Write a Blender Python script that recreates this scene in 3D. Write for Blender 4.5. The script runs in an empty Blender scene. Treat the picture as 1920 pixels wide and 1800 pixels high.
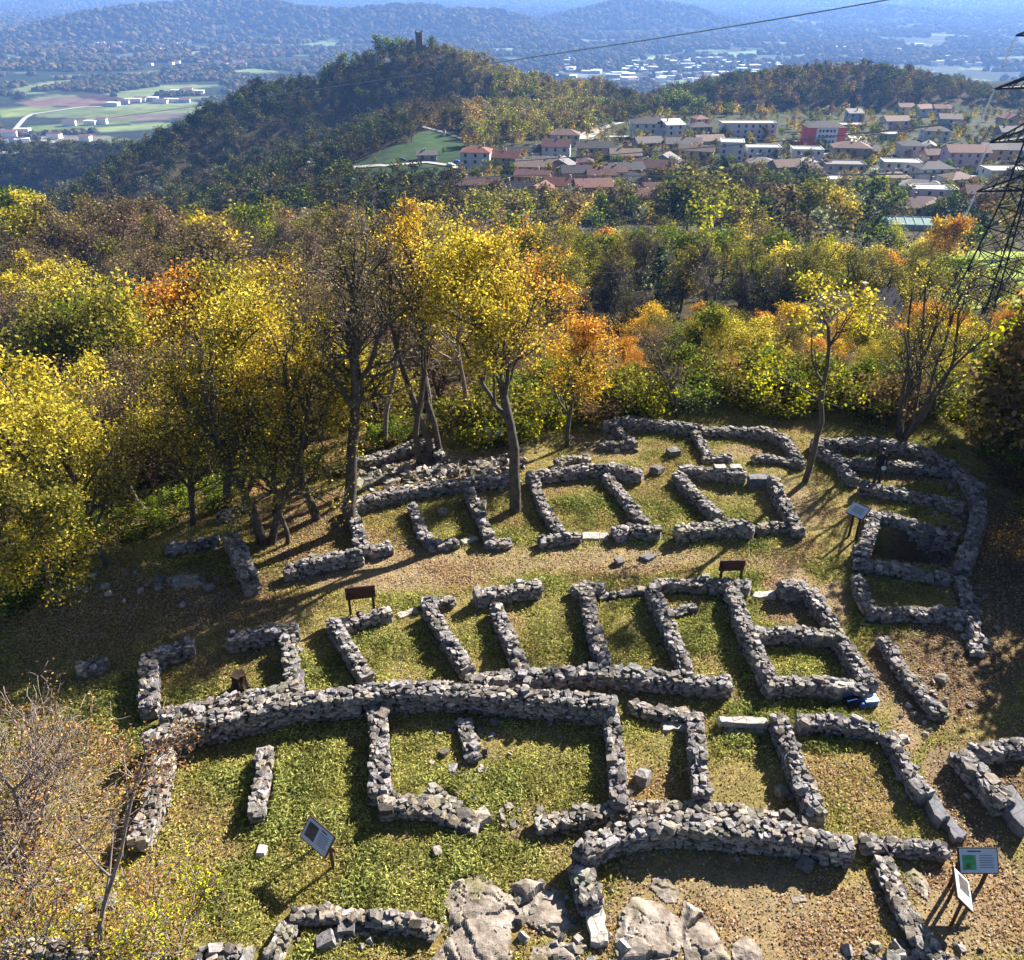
import bpy, math, random
import numpy as np
from mathutils import Vector, Matrix, Euler

# ---------------------------------------------------------------- camera, light, exposure
SC = bpy.context.scene
COL = SC.collection
CAMZ = 20.0
PITCH = math.radians(31.0)
FPX = 1600.0
cam_d = bpy.data.cameras.new('camera')
cam_d.sensor_fit = 'HORIZONTAL'
cam_d.sensor_width = 36.0
cam_d.lens = 36.0 * FPX / 1920.0
cam_d.clip_start = 0.5
cam_d.clip_end = 40000.0
cam = bpy.data.objects.new('camera', cam_d)
cam.location = (0, 0, CAMZ)
cam.rotation_euler = (math.pi / 2 - PITCH, 0, 0)
COL.objects.link(cam)
SC.camera = cam

SUN_EL = math.radians(30.5)
SUN_AZ = math.radians(45.0)          # from +Y towards +X
sunvec = Vector((math.sin(SUN_AZ) * math.cos(SUN_EL), math.cos(SUN_AZ) * math.cos(SUN_EL), math.sin(SUN_EL)))
sun_d = bpy.data.lights.new('sun', 'SUN')
sun_d.energy = 5.0
sun_d.angle = math.radians(0.5)
sun_d.color = (1.0, 0.95, 0.86)
sun = bpy.data.objects.new('sun', sun_d)
sun.rotation_euler = (-sunvec).to_track_quat('-Z', 'Y').to_euler()
sun.location = (60, 60, 80)
COL.objects.link(sun)

world = bpy.data.worlds.new("World")
SC.world = world
world.use_nodes = True
wn = world.node_tree.nodes
sky = wn.new('ShaderNodeTexSky')
sky.sky_type = 'NISHITA'
sky.sun_disc = False
sky.sun_elevation = SUN_EL
sky.sun_rotation = SUN_AZ
sky.air_density = 0.55
sky.dust_density = 0.25
sky.ozone_density = 1.0
world.node_tree.links.new(sky.outputs[0], wn['Background'].inputs['Color'])
wn['Background'].inputs['Strength'].default_value = 0.05

SC.view_settings.view_transform = 'Standard'
SC.view_settings.look = 'None'
SC.view_settings.exposure = 2.0
SC.view_settings.gamma = 1.0
SC.cycles.max_bounces = 6
SC.cycles.diffuse_bounces = 2
SC.cycles.glossy_bounces = 2
SC.cycles.transmission_bounces = 3
SC.cycles.volume_bounces = 0
SC.cycles.transparent_max_bounces = 8

# ---------------------------------------------------------------- helpers
def rgb(h):
    """sRGB hex -> linear"""
    v = [int(h[i:i + 2], 16) / 255 for i in (0, 2, 4)]
    return tuple((c / 12.92 if c <= 0.04045 else ((c + 0.055) / 1.055) ** 2.4) for c in v)

def hsh(ix, iy, seed):
    ix = ix.astype(np.int64); iy = iy.astype(np.int64)
    n = (ix * 374761393 + iy * 668265263 + seed * 1442695041) & 0xffffffff
    n = ((n ^ (n >> 13)) * 1274126177) & 0xffffffff
    n = (n ^ (n >> 16)) & 0xffffffff
    return n / 4294967295.0

def vn(x, y, seed=0):
    x = np.asarray(x, float); y = np.asarray(y, float)
    x0 = np.floor(x); y0 = np.floor(y)
    fx = x - x0; fy = y - y0
    fx = fx * fx * (3 - 2 * fx); fy = fy * fy * (3 - 2 * fy)
    a = hsh(x0, y0, seed); b = hsh(x0 + 1, y0, seed); c = hsh(x0, y0 + 1, seed); d = hsh(x0 + 1, y0 + 1, seed)
    return (a * (1 - fx) + b * fx) * (1 - fy) + (c * (1 - fx) + d * fx) * fy

def fbm(x, y, seed=0, octv=4):
    s = 0; a = 0.5; f = 1.0; t = 0
    for i in range(octv):
        s = s + a * vn(np.asarray(x) * f, np.asarray(y) * f, seed + i * 17); t += a
        a *= 0.5; f *= 2.03
    return s / t

def sstep(a, b, x):
    t = np.clip((x - a) / (b - a), 0, 1)
    return t * t * (3 - 2 * t)

CT, ST = math.cos(PITCH), math.sin(PITCH)
def ray(px, py):
    u = (px - 960.0) / FPX; v = -(py - 900.0) / FPX
    return np.array([u, CT + v * ST, -ST + v * CT])

def at_y(px, py, Y):
    d = ray(px, py)
    t = Y / d[1]
    return np.array([d[0] * t, Y, CAMZ + d[2] * t])

def project(x, y, z):
    dz = np.asarray(z) - CAMZ
    dep = np.asarray(y) * CT - dz * ST
    up = np.asarray(y) * ST + dz * CT
    return 960 + FPX * np.asarray(x) / dep, 900 - FPX * up / dep, dep

def mesh(name, V, quads=None, tris=None, mat=None, col=None, smooth=False, parent=None, mats=None, midx=None):
    V = np.asarray(V, np.float32).reshape(-1, 3)
    me = bpy.data.meshes.new(name)
    q = np.zeros((0, 4), np.int32) if quads is None else np.asarray(quads, np.int32).reshape(-1, 4)
    t = np.zeros((0, 3), np.int32) if tris is None else np.asarray(tris, np.int32).reshape(-1, 3)
    me.vertices.add(len(V)); me.vertices.foreach_set('co', V.ravel())
    loops = np.concatenate([q.ravel(), t.ravel()])
    me.loops.add(len(loops)); me.loops.foreach_set('vertex_index', loops)
    starts = np.concatenate([np.arange(len(q)) * 4, len(q) * 4 + np.arange(len(t)) * 3]).astype(np.int32)
    me.polygons.add(len(starts)); me.polygons.foreach_set('loop_start', starts)
    me.update(calc_edges=True)
    if not smooth:
        me.polygons.foreach_set('use_smooth', np.zeros(len(starts), bool))
    else:
        me.polygons.foreach_set('use_smooth', np.ones(len(starts), bool))
    if col is not None:
        c = np.ones((len(V), 4), np.float32); c[:, :3] = col
        at = me.attributes.new('Col', 'FLOAT_COLOR', 'POINT')
        at.data.foreach_set('color', c.ravel())
    for m in ([mat] if mats is None else mats):
        if m is not None: me.materials.append(m)
    if midx is not None:
        me.polygons.foreach_set('material_index', np.asarray(midx, np.int32))
    me.validate(verbose=False)
    o = bpy.data.objects.new(name, me)
    COL.objects.link(o)
    if parent is not None: o.parent = parent
    return o

class MB:
    """collects shapes for one mesh"""
    def __init__(s): s.v = []; s.q = []; s.t = []; s.n = 0; s.c = []
    def add(s, V, Q=None, T=None, col=None):
        V = np.asarray(V, float).reshape(-1, 3)
        if Q is not None and len(Q): s.q.append(np.asarray(Q, int).reshape(-1, 4) + s.n)
        if T is not None and len(T): s.t.append(np.asarray(T, int).reshape(-1, 3) + s.n)
        s.v.append(V); s.n += len(V)
        c = np.zeros((len(V), 3)); c[:] = (1, 1, 1) if col is None else col
        s.c.append(c)
    def box(s, c, size, rz=0, R=None, taper=1.0, col=None):
        x, y, z = [k / 2 for k in size]
        p = np.array([[-x, -y, -z], [x, -y, -z], [x, y, -z], [-x, y, -z], [-x * taper, -y * taper, z], [x * taper, -y * taper, z], [x * taper, y * taper, z], [-x * taper, y * taper, z]])
        if R is None:
            cs, sn = math.cos(rz), math.sin(rz)
            R = np.array([[cs, -sn, 0], [sn, cs, 0], [0, 0, 1]])
        s.add(p @ np.asarray(R).T + np.asarray(c), [[0, 3, 2, 1], [4, 5, 6, 7], [0, 1, 5, 4], [1, 2, 6, 5], [2, 3, 7, 6], [3, 0, 4, 7]], col=col)
    def tube(s, p0, p1, r0, r1=None, k=6):
        r1 = r0 if r1 is None else r1
        V, Q = tubes(np.array([p0]), np.array([p1]), np.array([r0]), np.array([r1]), k)
        n0 = len(V); 
        s.add(V, Q)
        b = s.n - n0
        # caps as fans of tris
        T = [[b, b + i + 1, b + i] for i in range(1, k - 1)] + [[b + k, b + k + i, b + k + i + 1] for i in range(1, k - 1)]
        s.t.append(np.array(T, int))
    def build(s, name, mat, parent=None, smooth=False, usecol=False):
        V = np.concatenate(s.v)
        return mesh(name, V, np.concatenate(s.q) if s.q else None, np.concatenate(s.t) if s.t else None, mat,
                    np.concatenate(s.c) if usecol else None, smooth, parent)

def tubes(p0, p1, r0, r1, k):
    d = p1 - p0
    d = d / np.maximum(np.linalg.norm(d, axis=1, keepdims=True), 1e-6)
    ref = np.where(np.abs(d[:, 2:3]) > 0.9, np.array([[1.0, 0, 0]]), np.array([[0, 0, 1.0]]))
    a = np.cross(d, ref); a /= np.maximum(np.linalg.norm(a, axis=1, keepdims=True), 1e-6)
    b = np.cross(d, a)
    th = np.arange(k) * 2 * math.pi / k
    ring = a[:, None, :] * np.cos(th)[None, :, None] + b[:, None, :] * np.sin(th)[None, :, None]
    V = np.concatenate([p0[:, None, :] + ring * r0[:, None, None], p1[:, None, :] + ring * r1[:, None, None]], axis=1)
    n = len(p0)
    base = (np.arange(n) * 2 * k)[:, None, None]
    i = np.arange(k); j = (i + 1) % k
    Q = np.stack([i, j, j + k, i + k], axis=1)[None] + base
    return V.reshape(-1, 3), Q.reshape(-1, 4)

def thing(name, label, cat, loc=(0, 0, 0), rz=0.0, group=None):
    o = bpy.data.objects.new(name, None)
    o.empty_display_size = 0.3
    COL.objects.link(o)
    o.location = loc; o.rotation_euler = (0, 0, rz)
    tag(o, label, cat, group)
    return o

def tag(o, label=None, cat=None, group=None, kind=None):
    if label: o['label'] = label
    if cat: o['category'] = cat
    if group: o['group'] = group
    if kind: o['kind'] = kind
    return o

# ---------------------------------------------------------------- materials
def newmat(name):
    m = bpy.data.materials.new(name); m.use_nodes = True
    nt = m.node_tree
    b = nt.nodes['Principled BSDF']
    b.inputs['Specular IOR Level'].default_value = 0.25
    return m, nt, b

def link(nt, a, b): nt.links.new(a, b)

def noise_node(nt, scale, detail=4, rough=0.6, coord='Object'):
    tc = nt.nodes.new('ShaderNodeTexCoord')
    n = nt.nodes.new('ShaderNodeTexNoise')
    n.inputs['Scale'].default_value = scale; n.inputs['Detail'].default_value = detail; n.inputs['Roughness'].default_value = rough
    link(nt, tc.outputs[coord], n.inputs['Vector'])
    return n

def mixc(nt, a, b, fac, mode='MIX'):
    m = nt.nodes.new('ShaderNodeMix'); m.data_type = 'RGBA'; m.blend_type = mode
    for i, v in ((6, a), (7, b), (0, fac)):
        if hasattr(v, 'links'): link(nt, v, m.inputs[i])
        elif i == 0: m.inputs[0].default_value = v
        else: m.inputs[i].default_value = (*v, 1)
    return m.outputs[2]

def ramp(nt, fac, stops):
    r = nt.nodes.new('ShaderNodeValToRGB')
    e = r.color_ramp.elements
    while len(e) < len(stops): e.new(0.5)
    for k, (p, c) in enumerate(stops):
        e[k].position = p; e[k].color = (*c, 1) if len(c) == 3 else c
    link(nt, fac, r.inputs[0])
    return r.outputs[0]

def bump(nt, b, h, strength, dist):
    bp = nt.nodes.new('ShaderNodeBump')
    bp.inputs['Strength'].default_value = strength; bp.inputs['Distance'].default_value = dist
    link(nt, h, bp.inputs['Height']); link(nt, bp.outputs[0], b.inputs['Normal'])

def attr(nt, name='Col'):
    a = nt.nodes.new('ShaderNodeAttribute'); a.attribute_name = name
    return a.outputs['Color']

_plain = {}
def plain(c, rough=0.8, var=0.25, scale=0.6, metal=0.0, kind='plain'):
    key = (c, rough, var, scale, metal)
    if key in _plain: return _plain[key]
    m, nt, b = newmat(kind + '_' + c)
    col = rgb(c)
    n = noise_node(nt, scale, 5)
    dark = tuple(k * (1 - var) for k in col); lite = tuple(min(1, k * (1 + var * 0.6)) for k in col)
    link(nt, ramp(nt, n.outputs[0], [(0.3, dark), (0.7, lite)]), b.inputs['Base Color'])
    b.inputs['Roughness'].default_value = rough; b.inputs['Metallic'].default_value = metal
    _plain[key] = m
    return m

def mat_stone():
    m, nt, b = newmat('rubble_stone')
    a = attr(nt)
    n = noise_node(nt, 9.0, 6, 0.7)
    n2 = noise_node(nt, 1.1, 3)
    f = ramp(nt, n.outputs[0], [(0.30, (0.35, 0.34, 0.36)), (0.5, (0.9, 0.89, 0.88)), (0.70, (1.5, 1.46, 1.38))])
    c = mixc(nt, a, f, 1.0, 'MULTIPLY')
    lich = ramp(nt, n2.outputs[0], [(0.55, (0, 0, 0)), (0.7, (0.5, 0.5, 0.5))])
    c = mixc(nt, c, (0.17, 0.17, 0.10), lich)
    link(nt, c, b.inputs['Base Color']); b.inputs['Roughness'].default_value = 0.95
    bump(nt, b, n.outputs[0], 0.7, 0.05)
    return m

def mat_ground():
    m, nt, b = newmat('turf_and_litter')
    a = attr(nt)
    n = noise_node(nt, 14.0, 6, 0.75)
    n2 = noise_node(nt, 2.2, 4, 0.6)
    f = ramp(nt, n.outputs[0], [(0.3, (0.5, 0.5, 0.48)), (0.5, (0.95, 0.95, 0.92)), (0.7, (1.4, 1.35, 1.25))])
    f2 = ramp(nt, n2.outputs[0], [(0.3, (0.7, 0.75, 0.7)), (0.7, (1.25, 1.18, 1.1))])
    c = mixc(nt, mixc(nt, a, f, 1.0, 'MULTIPLY'), f2, 1.0, 'MULTIPLY')
    link(nt, c, b.inputs['Base Color']); b.inputs['Roughness'].default_value = 1.0
    b.inputs['Specular IOR Level'].default_value = 0.05
    bump(nt, b, n.outputs[0], 0.8, 0.08)
    return m

def mat_land(name, scale, lo=0.6, hi=1.4):
    m, nt, b = newmat(name)
    a = attr(nt)
    n = noise_node(nt, scale, 6, 0.65)
    f = ramp(nt, n.outputs[0], [(0.3, (lo,) * 3), (0.7, (hi,) * 3)])
    link(nt, mixc(nt, a, f, 1.0, 'MULTIPLY'), b.inputs['Base Color'])
    b.inputs['Roughness'].default_value = 1.0; b.inputs['Specular IOR Level'].default_value = 0.05
    return m

def mat_leaf(name, trans):
    m, nt, b = newmat(name)
    a = attr(nt)
    oi = nt.nodes.new('ShaderNodeObjectInfo')
    c = mixc(nt, a, oi.outputs['Color'], 1.0, 'MULTIPLY')
    d = nt.nodes.new('ShaderNodeBsdfDiffuse'); t = nt.nodes.new('ShaderNodeBsdfTranslucent')
    link(nt, c, d.inputs[0]); link(nt, c, t.inputs[0])
    mx = nt.nodes.new('ShaderNodeMixShader'); mx.inputs[0].default_value = trans
    link(nt, d.outputs[0], mx.inputs[1]); link(nt, t.outputs[0], mx.inputs[2])
    link(nt, mx.outputs[0], nt.nodes['Material Output'].inputs['Surface'])
    return m

def mat_bark(name, dark, lite):
    m, nt, b = newmat(name)
    n = noise_node(nt, 5.0, 5, 0.7)
    link(nt, ramp(nt, n.outputs[0], [(0.3, rgb(dark)), (0.7, rgb(lite))]), b.inputs['Base Color'])
    b.inputs['Roughness'].default_value = 0.95
    bump(nt, b, n.outputs[0], 0.5, 0.03)
    return m

M_STONE = mat_stone(); M_GROUND = mat_ground()
M_HILL = mat_land('hillside_land', 0.15); M_VALLEY = mat_land('valley_land', 0.02, 0.55, 1.4)
M_LEAF = mat_leaf('autumn_leaf', 0.42); M_FARLEAF = mat_leaf('far_foliage', 0.14); M_COVER = mat_leaf('ground_leaf', 0.3)
M_BARK = mat_bark('bark', '2c2722', '5d544b'); M_BARKPALE = mat_bark('pale_bark', '544a44', '8d8078')
# ---------------------------------------------------------------- the land
EDGE_X = [-60, -40, -24, -19, -14, -9, -4, 0, 6, 10, 15, 20, 26, 34, 60]
EDGE_Y = [10, 16, 23, 25.5, 28.5, 32, 36, 38.5, 40.5, 41.5, 41.5, 40, 39, 40, 42]
DROP_E = [-100, 0, 3, 8, 20, 60, 110, 160, 260, 500, 570, 640, 740, 1120, 1200, 30000]
DROP_Z = [0, 0, -0.5, -2.2, -8, -21.5, -31, -40, -56.5, -60, -64, -78, -98, -225, -230, -230]

def at_ridge(pts, th):
    return np.array([at_y(px, py, Y) - np.array([0, 0, th]) for px, py, Y in pts])

RIDGES = [
    (at_ridge([(30, 400, 460), (120, 360, 490), (190, 325, 515), (250, 290, 540), (330, 240, 580), (400, 200, 610), (480, 155, 650), (600, 142, 680), (700, 98, 710), (790, 76, 720), (880, 98, 715), (960, 128, 690), (1040, 160, 640), (1100, 250, 575)], 8.5), 0.62, 3.0),
    (at_ridge([(1030, 165, 720), (1100, 150, 730), (1200, 180, 720), (1260, 215, 700)], 8), 0.35, 3.0),
    (at_ridge([(1270, 180, 690), (1400, 138, 720), (1500, 124, 740), (1620, 118, 740), (1700, 128, 740), (1800, 152, 730), (1900, 168, 730), (2150, 160, 730)], 9), 0.28, 3.0),
    (at_ridge([(1700, 180, 900), (1850, 140, 1000), (1960, 130, 1000), (2200, 130, 1000)], 9), 0.3, 5.0),
    (at_ridge([(-150, 80, 3600), (0, 78, 3700), (100, 47, 3900), (175, 16, 4000), (260, 12, 4100), (310, 22, 4100)], 8), 0.30, 25.0),
    (at_ridge([(250, 20, 4300), (320, 12, 4300), (360, 3, 4300), (425, 0, 4300), (500, 4, 4300), (590, 17, 4200), (640, 21, 4200), (700, 14, 4200), (750, 10, 4200), (825, 4, 4200), (900, 17, 4100), (945, 40, 3900), (990, 70, 3700)], 8), 0.30, 25.0),
    (at_ridge([(1010, 80, 3900), (1050, 48, 4200), (1100, 20, 4500), (1150, 5, 4700), (1190, -2, 4800), (1240, 5, 4800), (1300, 25, 4700), (1340, 45, 4500), (1420, 66, 4200), (1460, 88, 3800)], 8), 0.26, 25.0),
    (at_ridge([(1380, 60, 5200), (1480, 38, 5300), (1560, 20, 5400), (1650, 11, 5500), (1720, 14, 5500), (1800, 24, 5400), (1920, 34, 5200), (2100, 30, 5000)], 8), 0.22, 25.0),
    (at_ridge([(1500, 75, 4300), (1650, 66, 4300), (1760, 70, 4300), (1950, 62, 4200)], 8), 0.2, 20.0),
    (at_ridge([(-300, 12, 7600), (0, 6, 7600), (110, -6, 7600), (250, 8, 7600), (600, 2, 7800), (1000, 6, 7800), (1400, 2, 7800), (1700, -8, 7800), (1830, -4, 7600), (2200, 4, 7600)], 8), 0.16, 40.0),
    (at_ridge([(-600, -22, 10500), (200, -24, 10500), (700, -18, 10500), (1300, -28, 10500), (1700, -20, 10500), (2500, -26, 10500)], 8), 0.12, 40.0),
]

PIT = None
def H(x, y, fine=True):
    x = np.asarray(x, float); y = np.asarray(y, float)
    ed = np.interp(x, EDGE_X, EDGE_Y)
    far = sstep(60, 200, y)
    ed = ed * (1 - far) + 41 * far
    ed = ed + (fbm(x * 0.25, y * 0.25, 5, 2) - 0.5) * 2.0 * (1 - far)
    e = y - ed
    z = np.interp(e, DROP_E, DROP_Z)
    # left flank and right flank of the plateau
    nf = 1 - sstep(55, 110, y)
    lx = np.clip(-13.5 - x, 0, 60)
    z = z - 0.18 * lx * lx / (lx + 5) * nf
    rx = np.clip(x - 22.0, 0, 8)
    z = z - 0.42 * rx * (1 - sstep(38, 60, y))
    # bench falls to the west
    wx = np.clip(-60 - x, 0, 180); wx2 = np.clip(-240 - x, 0, 400)
    wy = sstep(180, 300, y) * (1 - sstep(700, 900, y))
    z = z - (0.27 * wx + 0.5 * wx2) * wy
    # broad undulation
    z = z + (fbm(x / 40, y / 40, 11, 3) - 0.5) * 3.0 * sstep(50, 120, y) * (1 - sstep(280, 320, y))
    z = np.maximum(z, -230 + (fbm(x / 500, y / 500, 3, 3) - 0.5) * 10 * sstep(2200, 3500, y))
    for pts, sl, k in RIDGES:
        ymin = pts[:, 1].min() - 900; ymax = pts[:, 1].max() + 2500
        if not np.any((y > ymin) & (y < ymax)): continue
        best = np.full(x.shape, -1e9)
        for i in range(len(pts) - 1):
            a = pts[i]; b = pts[i + 1]
            ab = b[:2] - a[:2]
            t = np.clip(((x - a[0]) * ab[0] + (y - a[1]) * ab[1]) / (ab @ ab), 0, 1)
            d = np.hypot(x - a[0] - t * ab[0], y - a[1] - t * ab[1])
            zc = a[2] + t * (b[2] - a[2])
            best = np.maximum(best, zc - sl * np.sqrt(d * d + (k * 4) ** 2) + sl * k * 4)
        if pts[:, 1].min() > 2000:
            w = sl * 700
            best = best + (fbm(x / 260, y / 260, 23, 4) - 0.5) * np.clip((best + 235) * 0.5, 0, 60) * 0.9 * (best < 1e8)
        else:
            best = best + (fbm(x / 45, y / 45, 29, 3) - 0.5) * 6
        hh = np.clip(0.5 + 0.5 * (best - z) / (k * 2), 0, 1)
        z = z * (1 - hh) + best * hh + k * 2 * hh * (1 - hh) * 0.5
    if fine:
        z = z + (fbm(x * 0.35, y * 0.35, 7, 3) - 0.5) * 0.25 * (1 - sstep(45, 60, y))
        if PIT is not None:
            z = z - 1.15 * inside(PIT, x, y)
    return z

def inside(poly, x, y):
    r = np.zeros(np.shape(x), bool)
    n = len(poly)
    for i in range(n):
        x1, y1 = poly[i]; x2, y2 = poly[(i + 1) % n]
        c = ((y1 > y) != (y2 > y)) & (x < (x2 - x1) * (y - y1) / (y2 - y1 + 1e-12) + x1)
        r ^= c
    return r

TS = np.concatenate([np.linspace(8, 80, 700), np.geomspace(80.2, 13000, 900)])
def P(px, py, h=0.0):
    """the point of the land (raised by h) that stands behind one pixel of the photograph"""
    d = ray(px, py)
    X = d[0] * TS; Y = d[1] * TS; Z = CAMZ + d[2] * TS
    below = Z - h < H(X, Y)
    if not below.any():
        return np.array([X[-1], Y[-1], Z[-1]])
    i = int(np.argmax(below))
    if i == 0: return np.array([X[0], Y[0], Z[0]])
    lo, hi = TS[i - 1], TS[i]
    for _ in range(14):
        m = (lo + hi) / 2
        if CAMZ + d[2] * m - h < H(np.array([d[0] * m]), np.array([d[1] * m]))[0]: hi = m
        else: lo = m
    return np.array([d[0] * hi, d[1] * hi, CAMZ + d[2] * hi])

def hz(x, y): return float(H(np.array([x]), np.array([y]))[0])

PIT = np.array([P(px, py)[:2] for px, py in [(1648, 992), (1792, 1022), (1782, 1062), (1622, 1042)]])

# the same land as height tables, so that thousands of look-ups stay quick
H_raw = H
GR = []
for x0, x1, y0, y1, st in ((-40, 44, 4, 66, .14), (-820, 560, 40, 1100, 3.0), (-9000, 9000, 900, 13200, 36.0)):
    gx = np.arange(x0, x1 + st, st); gy = np.arange(y0, y1 + st, st)
    A_, B_ = np.meshgrid(gx, gy)
    GR.append((x0, y0, st, H_raw(A_.ravel(), B_.ravel()).reshape(A_.shape)))
def H(x, y):
    x = np.asarray(x, float); y = np.asarray(y, float)
    out = None
    for x0, y0, st, Z in GR[::-1]:
        u = (x - x0) / st; v = (y - y0) / st
        ok = (u >= 0) & (v >= 0) & (u < Z.shape[1] - 1.01) & (v < Z.shape[0] - 1.01)
        u = np.clip(u, 0, Z.shape[1] - 1.01); v = np.clip(v, 0, Z.shape[0] - 1.01)
        i = u.astype(int); j = v.astype(int); fu = u - i; fv = v - j
        z = (Z[j, i] * (1 - fu) + Z[j, i + 1] * fu) * (1 - fv) + (Z[j + 1, i] * (1 - fu) + Z[j + 1, i + 1] * fu) * fv
        out = z if out is None else np.where(ok, z, out)
    return out

# ---- cover colours on the plateau: what grows or lies where (measured in the photograph, kept as places on the land)
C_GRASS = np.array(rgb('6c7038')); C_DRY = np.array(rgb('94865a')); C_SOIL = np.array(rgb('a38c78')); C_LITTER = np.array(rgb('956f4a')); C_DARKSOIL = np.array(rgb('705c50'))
BLOBS = [  # px, py, rx, ry, kind, strength
    (600, 1420, 110, 80, 'g', 1.0), (880, 1590, 230, 90, 'g', .8), (1010, 1470, 130, 80, 'g', .8), (780, 1690, 160, 60, 'g', .9), (820, 1430, 80, 70, 'g', .5),
    (1570, 1395, 80, 22, 'g', 1.0), (1300, 1180, 50, 45, 'g', .9), (1080, 1190, 100, 80, 'g', .55), (760, 1210, 80, 50, 'g', .6), (900, 1190, 60, 60, 'g', .5), (1200, 1200, 60, 70, 'g', .45),
    (1540, 1070, 60, 40, 'g', .6), (1690, 1110, 60, 25, 'g', .5), (1440, 835, 40, 15, 'g', .9), (1300, 815, 60, 15, 'g', .5), (1700, 960, 60, 12, 'g', .9), (650, 1770, 100, 40, 'g', .8), (1150, 1640, 30, 60, 'g', .7),
    (1000, 1050, 520, 28, 's', .75), (720, 1080, 240, 30, 's', .8), (1560, 1140, 30, 60, 's', .9), (1650, 1270, 26, 70, 's', .9), (1700, 1360, 30, 60, 's', .95), (1760, 1480, 36, 80, 's', .9), (1500, 960, 50, 50, 's', .6), (1460, 930, 60, 40, 's', .5),
    (800, 880, 190, 30, 's', .9), (1400, 845, 60, 16, 's', .6), (1150, 840, 60, 24, 's', .5), (1480, 1110, 50, 60, 's', .8),
    (1400, 1720, 330, 120, 's', .75), (1240, 1650, 120, 60, 's', .5), (1820, 1700, 120, 140, 's', 1.0), (1000, 1560, 60, 20, 's', .6),
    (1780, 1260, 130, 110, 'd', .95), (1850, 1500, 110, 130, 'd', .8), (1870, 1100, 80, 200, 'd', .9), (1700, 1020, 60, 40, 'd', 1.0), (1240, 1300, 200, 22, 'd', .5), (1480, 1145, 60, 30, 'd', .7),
    (560, 970, 130, 90, 'l', 1.0), (720, 880, 80, 40, 'l', .9), (260, 1130, 330, 70, 'l', .85), (100, 1180, 160, 70, 'l', .9), (720, 980, 60, 60, 'l', .45), (300, 1250, 220, 40, 'l', .5),
    (1330, 920, 110, 35, 's', .45), (1700, 890, 80, 20, 'd', .7), (1640, 840, 80, 16, 'd', .5), (150, 1600, 260, 220, 'l', .35), (120, 1500, 160, 120, 'l', .4),
]
def cover(x, y):
    """weights for grass, dry grass, pale soil, dark soil, leaf litter"""
    z = H(x, y)
    px, py, dep = project(x, y, z)
    n = fbm(x * 0.9, y * 0.9, 41, 3); n2 = fbm(x * 0.22, y * 0.22, 43, 2)
    g = np.clip(0.48 + (n2 - 0.5) * 1.6 + (n - .5) * 1.6, 0, 1); s = np.zeros_like(g); d = np.zeros_like(g); l = np.clip((fbm(x * .5, y * .5, 47, 3) - 0.52) * 3, 0, .55)
    for bx, by, rx, ry, k, st in BLOBS:
        q = ((px - bx) / rx) ** 2 + ((py - by) / ry) ** 2
        w = np.clip(1.35 - q + (n - 0.5) * 1.4, 0, 1) * st
        if k == 'g': g = np.maximum(g, w * 1.0); s = s * (1 - w); l = l * (1 - w * .7)
        elif k == 's': s = np.maximum(s, w); g = g * (1 - w * .8)
        elif k == 'd': d = np.maximum(d, w); g = g * (1 - w * .8)
        else: l = np.maximum(l, w); g = g * (1 - w * .75)
    ed = np.interp(x, EDGE_X, EDGE_Y)
    out = sstep(-0.5, 3, y - ed)
    l = np.maximum(l, out * .8); g = g * (1 - out * .6)
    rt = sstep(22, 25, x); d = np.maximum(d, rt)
    return g, s, d, l

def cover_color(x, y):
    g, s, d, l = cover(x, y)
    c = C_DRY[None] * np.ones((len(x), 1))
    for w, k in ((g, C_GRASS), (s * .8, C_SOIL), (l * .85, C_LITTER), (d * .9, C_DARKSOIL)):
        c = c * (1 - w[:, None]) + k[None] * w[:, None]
    return c * 0.75

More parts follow.
